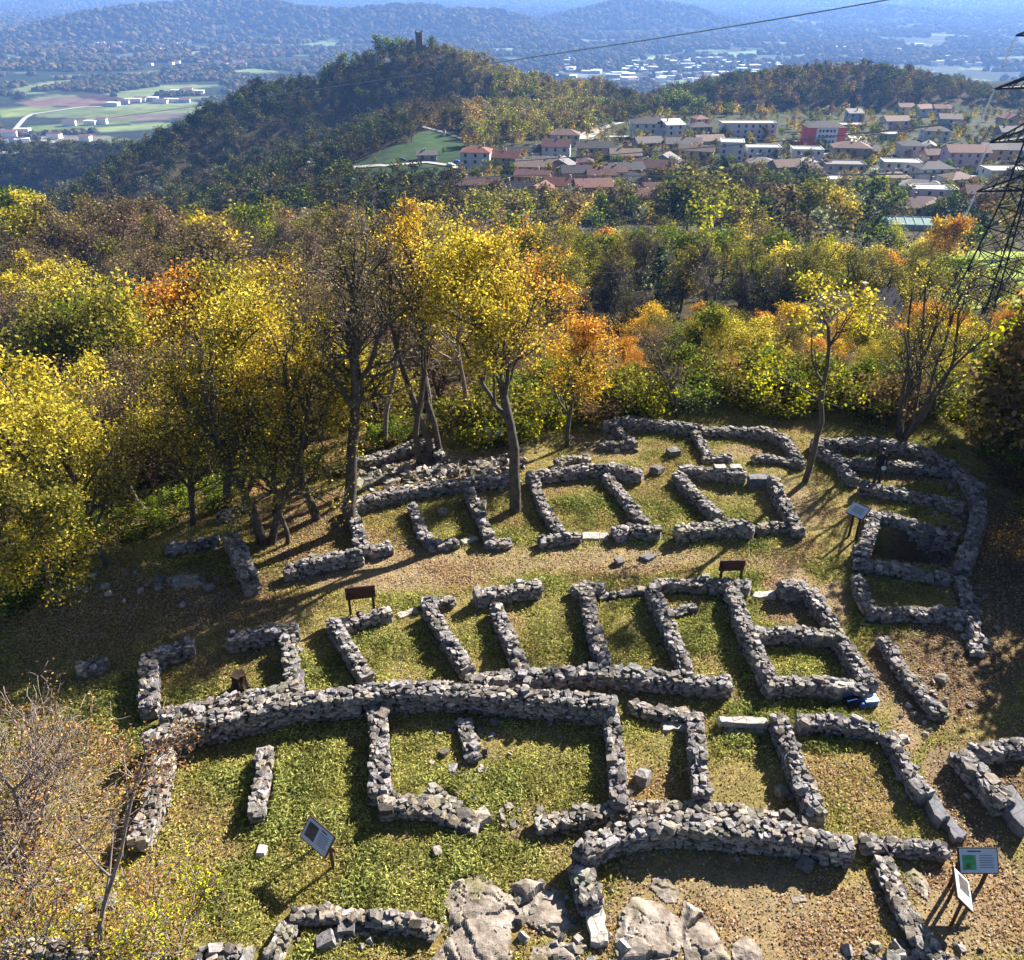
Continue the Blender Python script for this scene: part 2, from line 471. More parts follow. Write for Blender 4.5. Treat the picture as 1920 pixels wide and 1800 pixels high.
# ---- fields of the valley floor and meadows of the middle distance (real-world outlines)
def poly(pts, Y=None): return np.array([P(a, b)[:2] for a, b in pts])
VAL = [
    ([(22, 168), (60, 158), (105, 151), (150, 149), (140, 157), (100, 164), (30, 174)], '8f9c60'),
    ([(25, 192), (70, 186), (120, 181), (170, 186), (212, 192), (150, 199), (60, 201)], '8f7468'),
    ([(140, 181), (185, 174), (237, 187), (215, 192)], '5c4642'),
    ([(195, 177), (250, 168), (300, 161), (345, 158), (420, 160), (360, 168), (300, 178), (245, 186)], '8f9c66'),
    ([(0, 206), (50, 202), (96, 204), (80, 212), (40, 218), (0, 222)], '93a35c'),
    ([(166, 201), (360, 196), (400, 200), (360, 214), (230, 225), (160, 222)], '7e8a58'),
    ([(110, 227), (200, 222), (300, 212), (352, 210), (330, 222), (240, 229), (140, 233)], '86766a'),
    ([(50, 236), (150, 229), (260, 226), (230, 233), (140, 240), (60, 246)], '7f9158'),
    ([(150, 241), (250, 233), (330, 232), (320, 242), (190, 248)], '93a468'),
    ([(195, 205), (350, 203), (390, 195), (360, 190), (250, 196)], '8c9a6c'),
    ([(60, 255), (130, 252), (210, 256), (180, 270), (110, 270)], '8c8474'),
    ([(245, 99), (290, 97), (262, 103), (235, 113), (180, 118), (195, 110)], '74806a'),
    ([(245, 110), (268, 110), (262, 115), (246, 115)], '97ad78'), ([(345, 98), (382, 96), (400, 102), (360, 104)], '9db080'),
    ([(8, 108), (40, 104), (30, 111), (5, 112)], '90b070'), ([(555, 84), (600, 76), (640, 80), (630, 92), (570, 90)], '86a070'),
    ([(200, 140), (300, 132), (330, 138), (240, 146)], '86985f'), ([(405, 134), (480, 128), (520, 134), (430, 138)], '96a86a'),
    ([(1040, 128), (1150, 112), (1300, 112), (1460, 100), (1480, 118), (1400, 140), (1250, 150), (1060, 150)], '566048'),
    ([(1180, 110), (1260, 102), (1300, 106), (1230, 112)], '9cb47c'), ([(1450, 92), (1600, 84), (1720, 84), (1700, 100), (1480, 110)], '5e6850'),
    ([(1330, 100), (1420, 94), (1460, 98), (1380, 106)], '8faa78'), ([(1560, 120), (1800, 125), (1790, 150), (1560, 140)], '5a6252'),
    ([(900, 92), (960, 90), (990, 98), (930, 100)], '8f9f88'), ([(1230, 150), (1300, 150), (1300, 165), (1230, 165)], '8ea070'),
    ([(0, 240), (60, 262), (120, 268), (60, 285), (0, 280)], '8a8580'), ([(0, 300), (70, 305), (120, 330), (0, 345)], '7b7a78'),
]
VALP = [(poly(p), np.array(rgb(c))) for p, c in VAL]
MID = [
    ([(625, 322), (700, 290), (780, 264), (870, 268), (880, 300), (850, 345), (760, 362), (660, 350)], '2c3c24'),  # meadow at the hill foot, green darkened to stand in for the hill's shadow
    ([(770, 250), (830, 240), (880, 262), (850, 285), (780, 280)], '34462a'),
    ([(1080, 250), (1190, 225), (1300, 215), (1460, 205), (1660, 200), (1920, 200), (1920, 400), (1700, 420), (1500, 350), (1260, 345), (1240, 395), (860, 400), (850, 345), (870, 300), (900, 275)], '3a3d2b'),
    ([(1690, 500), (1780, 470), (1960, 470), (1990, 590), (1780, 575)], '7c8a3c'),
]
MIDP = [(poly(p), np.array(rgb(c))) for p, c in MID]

def polar(name, r, ang, colf, mat):
    A, R = np.meshgrid(ang, r)
    x = (R * np.sin(A)).ravel(); y = (R * np.cos(A)).ravel()
    z = H(x, y)
    n, m = len(r), len(ang)
    idx = np.arange(n * m).reshape(n, m)
    q = np.stack([idx[:-1, :-1], idx[:-1, 1:], idx[1:, 1:], idx[1:, :-1]], -1).reshape(-1, 4)[:, ::-1]
    return mesh(name, np.stack([x, y, z], 1), q, None, mat, colf(x, y, z), True)

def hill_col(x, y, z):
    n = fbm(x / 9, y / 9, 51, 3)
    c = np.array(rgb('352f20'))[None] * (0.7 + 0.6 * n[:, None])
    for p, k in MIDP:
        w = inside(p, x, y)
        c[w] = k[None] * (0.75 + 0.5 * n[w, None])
    # village lanes
    return c

def valley_col(x, y, z):
    n = fbm(x / 120, y / 120, 61, 3)
    c = np.array(rgb('3c4430'))[None] * (0.75 + 0.5 * n[:, None])
    low = z < -222
    patch = vn(x / 170, y / 90, 77)
    w = low & (patch > 0.80) & (y < 6000)
    c[w] = np.array(rgb('7d8a5c'))
    for p, k in VALP:
        w = inside(p, x, y)
        c[w] = k
    spot = (vn(x / 45, y / 60, 81) > .70) & (inside(VALP[18][0], x, y) | inside(VALP[20][0], x, y) | inside(VALP[22][0], x, y))
    c[spot] = np.array(rgb('9a9e98'))
    return c * 0.5

ang = np.radians(np.arange(-62, 62.01, 0.25))
rg = 5.5 * 1.0045 ** np.arange(0, 532)
RG = rg[-1]
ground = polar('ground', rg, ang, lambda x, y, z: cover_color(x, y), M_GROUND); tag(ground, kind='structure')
rh = RG * 1.014 ** np.arange(0, 203)
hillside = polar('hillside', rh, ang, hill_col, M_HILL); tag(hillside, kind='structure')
rv = rh[-1] * 1.012 ** np.arange(0, 216)
valley = polar('valley', rv, ang, valley_col, M_VALLEY); tag(valley, kind='structure')
print('terrain', RG, rh[-1], rv[-1])
# ---------------------------------------------------------------- ruin walls
rng = np.random.default_rng(5)

def stone_protos(n=14):
    g = np.linspace(-1, 1, 3)
    V = np.array([[a, b, c] for a in g for b in g for c in g if max(abs(a), abs(b), abs(c)) == 1])
    key = {tuple(v): i for i, v in enumerate(V)}
    Q = []
    for ax in range(3):
        for sgn in (-1, 1):
            o = [k for k in range(3) if k != ax]
            for i in range(2):
                for j in range(2):
                    f = []
                    for di, dj in ((0, 0), (1, 0), (1, 1), (0, 1)):
                        p = [0, 0, 0]; p[ax] = sgn; p[o[0]] = g[i + di]; p[o[1]] = g[j + dj]
                        f.append(key[tuple(p)])
                    flip = (sgn > 0) != (ax == 1)
                    Q.append(f if flip else f[::-1])
    r = np.random.default_rng(3)
    out = []
    for k in range(n):
        nrm = V / np.linalg.norm(V, axis=1, keepdims=True)
        W = V * 0.70 + nrm * 0.36
        W = W * (1 + r.normal(0, 0.08, (len(V), 1))) + r.normal(0, 0.055, V.shape)
        out.append(W * 0.5)
    return np.array(out), np.array(Q)
PROTO, PQ = stone_protos()

def rotm(a, b, c):
    ca, sa, cb, sb, cc, sc = np.cos(a), np.sin(a), np.cos(b), np.sin(b), np.cos(c), np.sin(c)
    z = np.zeros_like(ca); o = np.ones_like(ca)
    Rz = np.stack([np.stack([ca, -sa, z], -1), np.stack([sa, ca, z], -1), np.stack([z, z, o], -1)], -2)
    Ry = np.stack([np.stack([cb, z, sb], -1), np.stack([z, o, z], -1), np.stack([-sb, z, cb], -1)], -2)
    Rx = np.stack([np.stack([o, z, z], -1), np.stack([z, cc, -sc], -1), np.stack([z, sc, cc], -1)], -2)
    return Rz @ Ry @ Rx

def stone_cols(n, tone=1.0, warm=0.0):
    v = np.clip(rng.normal(0.185, 0.07, n), 0.045, 0.42) * tone
    t = rng.random(n)
    c = np.stack([v * (1.03 + 0.10 * (t > .6) + warm), v * (0.965 + warm * .4), v * (0.95 - 0.14 * (t > .7) + 0.03 * (t < .25) - warm)], 1)
    return c

def stones(mb, pos, size, yaw, tilt=0.16, tone=1.0, warm=0.0):
    n = len(pos)
    if n == 0: return
    R = rotm(yaw, rng.normal(0, tilt, n), rng.normal(0, tilt, n))
    k = rng.integers(0, len(PROTO), n)
    V = PROTO[k] * size[:, None, :]
    V = np.einsum('nij,nvj->nvi', R, V) + pos[:, None, :]
    Q = PQ[None] + (np.arange(n) * PROTO.shape[1])[:, None, None]
    c = np.repeat(stone_cols(n, tone, warm), PROTO.shape[1], 0)
    mb.add(V.reshape(-1, 3), Q.reshape(-1, 4), col=c)

def resample(p, ds):
    seg = np.linalg.norm(np.diff(p, axis=0), axis=1)
    s = np.concatenate([[0], np.cumsum(seg)])
    n = max(2, int(round(s[-1] / ds)) + 1)
    t = np.linspace(0, s[-1], n)
    return np.stack([np.interp(t, s, p[:, i]) for i in range(p.shape[1])], 1), t

WALLS = []
def ruin_wall(pts, t, h, label, he=None, tone=1.0, size=1.0, warm=0.0, name='ruin_wall', group='dry stone walls of the ruins', flat=False):
    """one length of rubble wall: px polyline of its top, thickness, height (he = height at its far end)"""
    he = h if he is None else he
    t = t * .72; size = size * .56; h *= .88; he *= .88
    m = len(pts)
    W = np.array([P(px, py, h + (he - h) * i / max(1, m - 1)) for i, (px, py) in enumerate(pts)])
    hs = np.array([h + (he - h) * i / max(1, m - 1) for i in range(m)])
    arr, s = resample(np.concatenate([W[:, :2], hs[:, None]], 1), 0.12)
    xy = arr[:, :2]; hh = arr[:, 2]
    # soften corners and let the line wander a little
    if len(xy) > 9:
        k = 5
        pad = np.concatenate([np.repeat(xy[:1], k, 0), xy, np.repeat(xy[-1:], k, 0)])
        xy = np.stack([np.convolve(pad[:, i], np.ones(2 * k + 1) / (2 * k + 1), 'valid') for i in (0, 1)], 1)
    tg = np.gradient(xy, axis=0); tg /= np.linalg.norm(tg, axis=1, keepdims=True)
    nm = np.stack([-tg[:, 1], tg[:, 0]], 1)
    sd = rng.random() * 100
    xy = xy + nm * ((fbm(s * 0.5, s * 0 + sd, 3, 2) - .5) * 0.16)[:, None]
    L = s[-1]
    zc = H(xy[:, 0], xy[:, 1])
    top = zc + hh + (fbm(s * 0.7, s * 0 + sd, 9, 3) - .5) * min(0.3, 0.5 * h)
    tt = t * (0.92 + 0.25 * fbm(s * 0.6, s * 0 + sd + 9, 13, 2))
    WALLS.append((xy, tt))
    base = []
    for sg in (-1, 1):
        q = xy + nm * (sg * (tt / 2 + 0.12))[:, None]
        base.append(H(q[:, 0], q[:, 1]))
    mb = MB()
    # core of earth and mortar
    st = max(1, len(xy) // max(2, int(L / 0.35))); ii = np.unique(np.r_[np.arange(0, len(xy), st), len(xy) - 1])
    V = []
    inset = 0.07
    for i in ii:
        for sg, zz in ((-1, base[0][i] - .3), (-1, top[i] - .05), (1, top[i] - .05), (1, base[1][i] - .3)):
            p = xy[i] + nm[i] * sg * max(0.05, tt[i] / 2 - inset)
            V.append([p[0], p[1], zz])
    n = len(ii); Q = []
    for a in range(n - 1):
        for k in range(3):
            Q.append([a * 4 + k, a * 4 + k + 1, a * 4 + 4 + k + 1, a * 4 + 4 + k])
    Q.append([0, 3, 2, 1]); Q.append([4 * n - 4, 4 * n - 3, 4 * n - 2, 4 * n - 1])
    mb.add(np.array(V), np.array(Q), col=np.array(rgb('4a4440')) * 0.7 * tone)
    pos, siz, yaw = [], [], []
    a0 = np.arctan2(tg[:, 1], tg[:, 0])
    def idx(ss): return np.clip(np.round(ss / L * (len(xy) - 1)).astype(int), 0, len(xy) - 1)
    # capping stones
    step = 0.21 * size
    nrow = max(2, int(round(t / (0.22 * size))))
    for r in range(nrow):
        ss = np.arange(0.02, L + .05, step) + rng.normal(0, 0.05, len(np.arange(0.02, L + .05, step)))
        i = idx(ss)
        u = ((r + .5) / nrow - .5) * (tt[i] - .06) + rng.normal(0, 0.04, len(i))
        p = xy[i] + nm[i] * u[:, None]
        f = rng.lognormal(0, 0.28, len(i))
        sz = np.stack([0.25 * size * f * rng.uniform(.8, 1.35, len(i)), 0.22 * size * f * rng.uniform(.75, 1.25, len(i)), (0.10 if flat else 0.16) * size * f * rng.uniform(.7, 1.4, len(i))], 1)
        z = top[i] - 0.02 + rng.normal(0, 0.015 if flat else 0.035, len(i))
        pos.append(np.c_[p, z]); siz.append(sz); yaw.append(a0[i] + rng.normal(0, .5, len(i)))
    # faces
    for sg, bs in ((-1, base[0]), (1, base[1])):
        hmax = float(np.max(top - bs)); nr = max(1, int(round(hmax / (0.155 * size))))
        for r in range(nr):
            ss = np.arange((r % 2) * 0.12, L, 0.25 * size); ss = ss + rng.normal(0, 0.05, len(ss))
            i = idx(ss)
            z = bs[i] + 0.04 + (r + .5) * 0.155 * size
            ok = z < top[i] - 0.04
            i = i[ok]; z = z[ok]
            if not len(i): continue
            p = xy[i] + nm[i] * (sg * (tt[i] / 2 - 0.07 + rng.normal(0, 0.02, len(i))))[:, None]
            f = rng.lognormal(0, 0.22, len(i))
            sz = np.stack([0.27 * size * f * rng.uniform(.8, 1.3, len(i)), 0.20 * np.ones(len(i)), 0.165 * size * f], 1)
            pos.append(np.c_[p, z]); siz.append(sz); yaw.append(a0[i] + rng.normal(0, .12, len(i)))
    # end faces
    for e, sgn in ((0, -1), (-1, 1)):
        bz = min(base[0][e], base[1][e]); nr = max(1, int((top[e] - bz) / 0.16)); nc = max(2, int(t / .24))
        for r in range(nr):
            u = ((np.arange(nc) + .5) / nc - .5) * (tt[e] - .05) + rng.normal(0, .02, nc)
            p = xy[e] + tg[e] * sgn * 0.02 + nm[e] * u[:, None]
            pos.append(np.c_[p, np.full(nc, bz + .05 + (r + .5) * .16)])
            siz.append(np.stack([np.full(nc, .2), rng.uniform(.2, .32, nc), rng.uniform(.13, .2, nc)], 1)); yaw.append(np.full(nc, a0[e]) + rng.normal(0, .2, nc))
    # fallen stones at the foot
    k = int(L * 1.1)
    if k:
        i = idx(rng.random(k) * L); sg = rng.choice([-1, 1], k)
        p = xy[i] + nm[i] * (sg * (tt[i] / 2 + rng.uniform(.03, .22, k)))[:, None]
        f = rng.uniform(.35, .85, k)
        pos.append(np.c_[p, H(p[:, 0], p[:, 1]) + .03]); siz.append(np.stack([.22 * f, .18 * f, .13 * f], 1)); yaw.append(rng.random(k) * 6)
    stones(mb, np.concatenate(pos), np.concatenate(siz), np.concatenate(yaw), tone=tone, warm=warm)
    o = mb.build(name, M_STONE, usecol=True)
    tag(o, label, 'ruined wall', group, 'thing')
    return o

RW = ruin_wall
# front row of rooms
RW([(262, 1388), (330, 1362), (400, 1344), (480, 1328), (560, 1312), (640, 1300), (730, 1290), (860, 1290), (1000, 1300), (1080, 1307), (1160, 1316)], .72, .95, 'long bending retaining wall across the site with a tall face over the front rooms', size=1.05)
RW([(294, 1340), (360, 1326), (430, 1311), (500, 1296), (570, 1285)], .6, .6, 'slanting wall closing the low side of the room with the dark stump')
RW([(306, 1385), (298, 1440), (280, 1510), (252, 1580)], .72, .6, 'thick wall running down beside the pink-leaved saplings', warm=.04)
RW([(497, 1396), (490, 1450), (481, 1532)], .5, .42, 'short broken stub wall standing free on bright grass above the tilted sign', size=1.15, warm=.04)
RW([(706, 1308), (709, 1400), (714, 1490)], .68, .62, 'broad cross wall with a shadow on the lawn, ending in a rubble foot')
RW([(706, 1508), (760, 1500), (815, 1510), (855, 1527), (902, 1548)], .75, .55, 'lumpy mortared foot wall beside the lawn, trailing off into a point', he=.25, size=1.2, warm=.07, tone=.9)
RW([(800, 1472), (835, 1495), (870, 1522)], .45, .25, 'low slanting rubble ridge behind the lumpy foot wall', size=1.1, warm=.05)
RW([(868, 1345), (878, 1385), (890, 1430)], .5, .28, 'sunken line of loose stones in the middle of the wide grassy room', he=.14)
RW([(1140, 1318), (1155, 1400), (1162, 1460), (1166, 1515)], .58, .62, 'cross wall on the far side of the wide grassy room')
RW([(1176, 1318), (1210, 1332), (1255, 1338), (1300, 1340)], .55, .3, 'low dark threshold wall in shade beside a pale slab', warm=.05)
RW([(1302, 1332), (1308, 1400), (1317, 1495)], .55, .62, 'upright cross wall between the two narrow rooms of the front row')
RW([(1458, 1338), (1482, 1400), (1508, 1470), (1532, 1535)], .6, .65, 'cross wall leaning along the dry square room of the front row')
RW([(1490, 1348), (1545, 1350), (1600, 1354), (1655, 1364)], .55, .55, 'back wall of the square room with yellow grass')
RW([(1662, 1366), (1690, 1415), (1715, 1458), (1738, 1492)], .48, .55, 'side wall beside the dirt path, meeting a dark capping slab')
RW([(1000, 1538), (1060, 1528), (1140, 1520), (1230, 1510), (1330, 1516), (1430, 1528), (1520, 1545)], .6, .4, 'low course of stones directly behind the curved front wall', warm=.06)
RW([(1084, 1604), (1110, 1578), (1150, 1558), (1210, 1544), (1280, 1540), (1400, 1550), (1500, 1560), (1606, 1582)], .68, .8, 'curved front wall holding a deep shadow over the leaf-strewn floor', size=1.05)
RW([(1086, 1612), (1100, 1655), (1108, 1700)], .72, .5, 'stub wall running down from the bend of the curved wall to flat paving', size=1.1)
RW([(1610, 1570), (1670, 1578), (1730, 1584), (1780, 1590)], .5, .4, 'low wall ending at the sign with a green map')
RW([(1652, 1600), (1668, 1650), (1690, 1700), (1722, 1750), (1762, 1810)], .6, .32, 'flat-topped low wall curving down past the two signs to the bottom edge', flat=True, warm=.04)
RW([(538, 1716), (590, 1708), (650, 1713), (720, 1718), (780, 1726), (822, 1746)], .45, .34, 'low rough wall along the bottom lawn beside pale bedrock', size=1.1, warm=.05)
RW([(548, 1722), (530, 1758), (508, 1806)], .5, .3, 'short low wall running off the bottom edge below the tilted sign', size=1.15, warm=.05)
RW([(360, 1792), (420, 1786), (475, 1796)], .5, .25, 'line of half-buried stones at the bottom edge beside the twiggy bush')
RW([(-10, 1782), (70, 1776), (180, 1788)], .5, .3, 'buried wall in the bottom corner under the saplings', warm=.05)
# middle row of rooms
RW([(277, 1222), (277, 1275), (276, 1330)], .62, .62, 'end wall of the room holding the dark stump')
RW([(286, 1226), (325, 1216), (366, 1205)], .6, .55, 'short return wall at the outer corner of the stump room')
RW([(420, 1198), (480, 1186), (562, 1176)], .6, .6, 'back wall of the stump room beside its entrance gap')
RW([(537, 1190), (545, 1235), (556, 1286)], .6, .6, 'cross wall between the stump room and the shaded narrow room')
RW([(618, 1158), (650, 1208), (692, 1268)], .55, .58, 'dark slanting cross wall below the brown signboard')
RW([(640, 1168), (690, 1154), (736, 1142)], .55, .45, 'back wall directly in front of the brown signboard')
RW([(800, 1132), (838, 1190), (880, 1254)], .55, .58, 'slanting cross wall beside the flat entrance slab, fifth cross wall of the middle row')
RW([(796, 1128), (848, 1122)], .5, .35, 'stubby return at the top of the slanting wall near the entrance slab')
RW([(928, 1128), (950, 1185), (986, 1262)], .55, .58, 'slanting cross wall coming down from the squared block wall')
RW([(886, 1116), (940, 1104), (1018, 1093)], .62, .6, 'squared block wall facing the path in the middle row')
RW([(1096, 1098), (1110, 1160), (1130, 1246)], .55, .62, 'nearly upright cross wall in the middle of the middle row')
RW([(1068, 1100), (1135, 1096)], .55, .5, 'short cap wall forming a T on the upright cross wall')
RW([(1120, 1118), (1165, 1112), (1210, 1106)], .4, .18, 'thin scatter of low stones closing the room beside the T-shaped wall')
RW([(1220, 1098), (1250, 1160), (1290, 1252)], .55, .62, 'dark cross wall beside the room with a bright green tuft')
RW([(1222, 1093), (1290, 1088), (1350, 1090), (1410, 1098)], .58, .55, 'back wall below the brown signboard that stands by the slim tree')
RW([(1258, 1148), (1300, 1138)], .4, .2, 'small tongue of rubble inside the room with the green tuft')
RW([(1372, 1098), (1398, 1170), (1442, 1268)], .6, .66, 'long cross wall between the green tuft room and the shaded double room')
RW([(1460, 1100), (1518, 1096)], .75, .62, 'blocky pier at the top of the shaded double room')
RW([(1518, 1100), (1558, 1168), (1598, 1228), (1637, 1286)], .58, .66, 'outer wall of the shaded double room beside the path')
RW([(1412, 1186), (1480, 1181), (1562, 1186)], .5, .6, 'dividing wall in the middle of the shaded double room')
RW([(1432, 1282), (1480, 1274), (1540, 1277), (1630, 1287)], .6, .6, 'front wall of the shaded double room above the backpack')
RW([(868, 1276), (960, 1268), (1050, 1262), (1130, 1256), (1200, 1266), (1290, 1272), (1376, 1279)], .66, .62, 'long front wall of the middle row above the dark passage', size=1.1)
# upper row of rooms
RW([(640, 948), (700, 930), (800, 908), (880, 897), (960, 893)], .62, .6, 'long upper back wall under the three slim bare trees')
RW([(985, 893), (1040, 882), (1100, 874), (1160, 876), (1208, 886)], .66, .6, 'upper wall beside the big orange maple, bulging into rubble')
RW([(1040, 866), (1075, 858), (1110, 860)], .6, .35, 'heap-like broken wall end behind the maple', warm=.05)
RW([(655, 950), (667, 985), (682, 1030)], .58, .55, 'mossy end wall at the foot of the thick bare trunk')
RW([(688, 1032), (738, 1022)], .55, .4, 'short wall at the outer corner of the upper row')
RW([(528, 1066), (600, 1048), (682, 1034)], .62, .6, 'outlying wall piece between the trees and the path')
RW([(770, 942), (785, 980), (804, 1018)], .5, .45, 'first thin cross wall of the upper row from the thick bare trunk')
RW([(800, 1022), (842, 1018), (862, 1012)], .48, .3, 'low front wall of the small upper room, beside a slab')
RW([(876, 916), (895, 955), (918, 1008)], .52, .5, 'cross wall of the upper row just before the maple')
RW([(905, 1016), (962, 1014)], .5, .3, 'low stub wall in front of the maple trunk')
RW([(1002, 900), (1020, 948), (1052, 1000)], .5, .5, 'cross wall of the upper row just past the maple')
RW([(1008, 1014), (1050, 1006), (1090, 1004)], .5, .35, 'low front wall at the foot of the cross wall past the maple')
RW([(1138, 886), (1172, 932), (1210, 982)], .55, .52, 'slanting cross wall ending in a large front block')
RW([(1146, 996), (1190, 988), (1242, 994)], .7, .5, 'large block of wall at the front of the upper row')
RW([(1268, 884), (1302, 922), (1350, 968)], .6, .55, 'slanting side wall of the square upper room')
RW([(1272, 878), (1340, 880), (1402, 889)], .58, .55, 'back wall of the square upper room with pale capstones')
RW([(1266, 996), (1310, 986), (1362, 980), (1418, 988)], .7, .6, 'broad front wall of the square upper room')
RW([(1420, 992), (1452, 984), (1482, 982)], .6, .35, 'weedy broken end of the broad front wall', warm=.05)
RW([(1446, 892), (1466, 934), (1502, 992)], .58, .62, 'far side wall of the square upper room near the slim tree')
# left outliers
RW([(428, 990), (450, 1040), (472, 1086)], .7, .9, 'tall mossy stub wall among the yellow trees', size=1.2, warm=.05)
RW([(306, 1030), (360, 1016), (412, 1006)], .5, .4, 'dim wall under the yellow trees leading to the tall stub')
RW([(408, 968), (440, 952), (474, 940)], .55, .45, 'hidden wall piece behind the trunks of the yellow trees')
RW([(660, 868), (720, 850), (770, 834), (803, 824)], .6, .6, 'sunlit outer wall behind the thick bare trunk', warm=.05)
RW([(800, 822), (816, 836), (826, 856)], .55, .5, 'shaded return wall behind the slim bare trees')
RW([(140, 1256), (170, 1246), (204, 1240)], .6, .35, 'dark wall remnant behind the pink-leaved saplings')
# far row along the edge
RW([(1128, 796), (1160, 787), (1240, 790), (1300, 800), (1370, 801), (1440, 808), (1478, 824)], .6, .55, 'outer wall along the far edge above the bushes')
RW([(1152, 798), (1172, 816), (1192, 832)], .5, .4, 'short cross wall at the near end of the far row')
RW([(1120, 834), (1155, 832), (1194, 832)], .5, .28, 'low stone footing at the near end of the far row')
RW([(1300, 804), (1315, 830), (1332, 852)], .5, .42, 'cross wall in the middle of the far row')
RW([(1314, 858), (1345, 857), (1376, 857)], .5, .3, 'low pale footing below the middle cross wall of the far row')
RW([(1470, 820), (1486, 842), (1502, 868)], .58, .5, 'end wall of the far row beside the slim tree')
RW([(1410, 858), (1450, 857), (1500, 868)], .48, .3, 'low front wall at the end of the far row')
# east cluster
RW([(1522, 826), (1600, 824), (1660, 828), (1735, 843), (1785, 868), (1818, 898), (1838, 930), (1838, 970), (1824, 1015), (1806, 1060)], .7, .62, 'curving outer ring wall of the east rooms')
RW([(1526, 830), (1555, 850), (1584, 868)], .58, .5, 'slanting wall starting the east rooms beside the slim tree')
RW([(1580, 864), (1640, 866), (1720, 872), (1790, 880)], .58, .5, 'wall behind the standing person')
RW([(1584, 870), (1592, 888), (1606, 900)], .6, .5, 'stubby corner wall beside the standing person')
RW([(1610, 908), (1680, 918), (1750, 932), (1812, 950)], .58, .5, 'wall in front of the standing person')
RW([(1626, 958), (1700, 977), (1800, 1007)], .6, .45, 'tall-faced back wall of the sunken cellar', size=1.1)
RW([(1640, 964), (1630, 1000), (1614, 1042)], .65, .4, 'side wall of the sunken cellar next to the leaning white sign')
RW([(1598, 1052), (1680, 1063), (1784, 1082)], .55, .42, 'near wall of the sunken cellar')
RW([(1606, 1076), (1618, 1120), (1644, 1152)], .5, .45, 'bent side wall of the grassy east room by the path')
RW([(1650, 1148), (1735, 1146), (1816, 1150)], .52, .45, 'near wall of the grassy east room')
RW([(1802, 1075), (1816, 1120), (1826, 1180), (1832, 1230)], .6, .4, 'shaded end of the ring wall fading down the slope', he=.15)
RW([(1652, 1192), (1680, 1228), (1706, 1268), (1740, 1310), (1770, 1340)], .5, .4, 'low wall along the path in front of the bare dark soil')
RW([(1792, 1402), (1830, 1440), (1866, 1482), (1890, 1512)], .75, .55, 'broad wall along the lower path with squared cap blocks', size=1.15)
RW([(1820, 1408), (1866, 1400), (1930, 1396)], .6, .5, 'wall branching off the broad lower path wall to the picture edge')
print('walls', len(WALLS))
# ---------------------------------------------------------------- slabs, bedrock, loose stones
def slab(pts, thick, label, mat, h=0.0, name='stone_slab', group='flat slabs set among the walls'):
    """a flat slab from its px outline, broken into pieces by joints in its outline noise"""
    w = np.array([P(a, b, h + thick) for a, b in pts])
    # subdivide the outline and roughen
    out = []
    n = len(w)
    for i in range(n):
        for k in range(4):
            p = w[i] + (w[(i + 1) % n] - w[i]) * k / 4
            out.append(p + np.r_[rng.normal(0, .025, 2), 0])
    out = np.array(out)
    zt = np.median(out[:, 2]) * .5 + out[:, 2] * .5
    top = np.c_[out[:, :2], zt]; c = top.mean(0)
    ins = c + (top - c) * 0.93; ins[:, 2] += 0.015
    bot = top.copy(); bot[:, 2] = H(bot[:, 0], bot[:, 1]) - .1
    m = len(out)
    V = np.concatenate([bot, top - [0, 0, .02], ins, [c + [0, 0, .02]]])
    Q = [[i, (i + 1) % m, m + (i + 1) % m, m + i] for i in range(m)] + [[m + i, m + (i + 1) % m, 2 * m + (i + 1) % m, 2 * m + i] for i in range(m)]
    T = [[2 * m + i, 2 * m + (i + 1) % m, 3 * m] for i in range(m)]
    o = mesh(name, V, Q, T, mat)
    return tag(o, label, 'stone slab', group)

def mat_slab(name, hexc):
    m, nt, b = newmat(name)
    n = noise_node(nt, 4.0, 6, .7)
    c = rgb(hexc)
    f = ramp(nt, n.outputs[0], [(0.3, tuple(k * .55 for k in c)), (0.55, c), (0.75, tuple(min(.9, k * 1.3) for k in c))])
    tc = nt.nodes.new('ShaderNodeTexCoord'); v = nt.nodes.new('ShaderNodeTexVoronoi'); v.feature = 'DISTANCE_TO_EDGE'; v.inputs['Scale'].default_value = 2.2
    link(nt, tc.outputs['Object'], v.inputs['Vector'])
    e = ramp(nt, v.outputs['Distance'], [(0.0, (.35, .33, .32)), (0.03, (1, 1, 1))])
    link(nt, mixc(nt, f, e, 1.0, 'MULTIPLY'), b.inputs['Base Color']); b.inputs['Roughness'].default_value = .9
    bump(nt, b, n.outputs[0], .5, .04)
    return m
M_PALE = mat_slab('pale_slab_stone', 'a39c94'); M_DARKSLAB = mat_slab('dark_slab_stone', '6c6b70')
slab([(1238, 1352), (1284, 1352), (1288, 1368), (1242, 1368)], .1, 'pale blue slab in the shaded narrow room', M_PALE)
slab([(1346, 1343), (1400, 1343), (1440, 1346), (1440, 1356), (1392, 1356), (1348, 1354)], .35, 'long pale doorstep slab between two cross walls of the front row', M_PALE)
slab([(1362, 1362), (1430, 1362), (1436, 1374), (1366, 1376)], .12, 'lower pale step under the long doorstep slab', M_PALE)
slab([(1732, 1478), (1752, 1484), (1780, 1530), (1764, 1540), (1748, 1520)], .35, 'smooth dark capping slab at the end of the path-side wall', M_DARKSLAB)
slab([(1768, 1534), (1786, 1530), (1812, 1568), (1790, 1574)], .2, 'second dark slab stepping down towards the sign with the green map', M_DARKSLAB)
slab([(1868, 1480), (1898, 1470), (1930, 1520), (1930, 1560), (1900, 1535)], .4, 'wide smooth slab along the lower path at the picture edge', M_DARKSLAB)
slab([(1098, 1702), (1130, 1700), (1140, 1768), (1108, 1768)], .18, 'crazy paved slab at the foot of the bent curved wall', M_PALE)
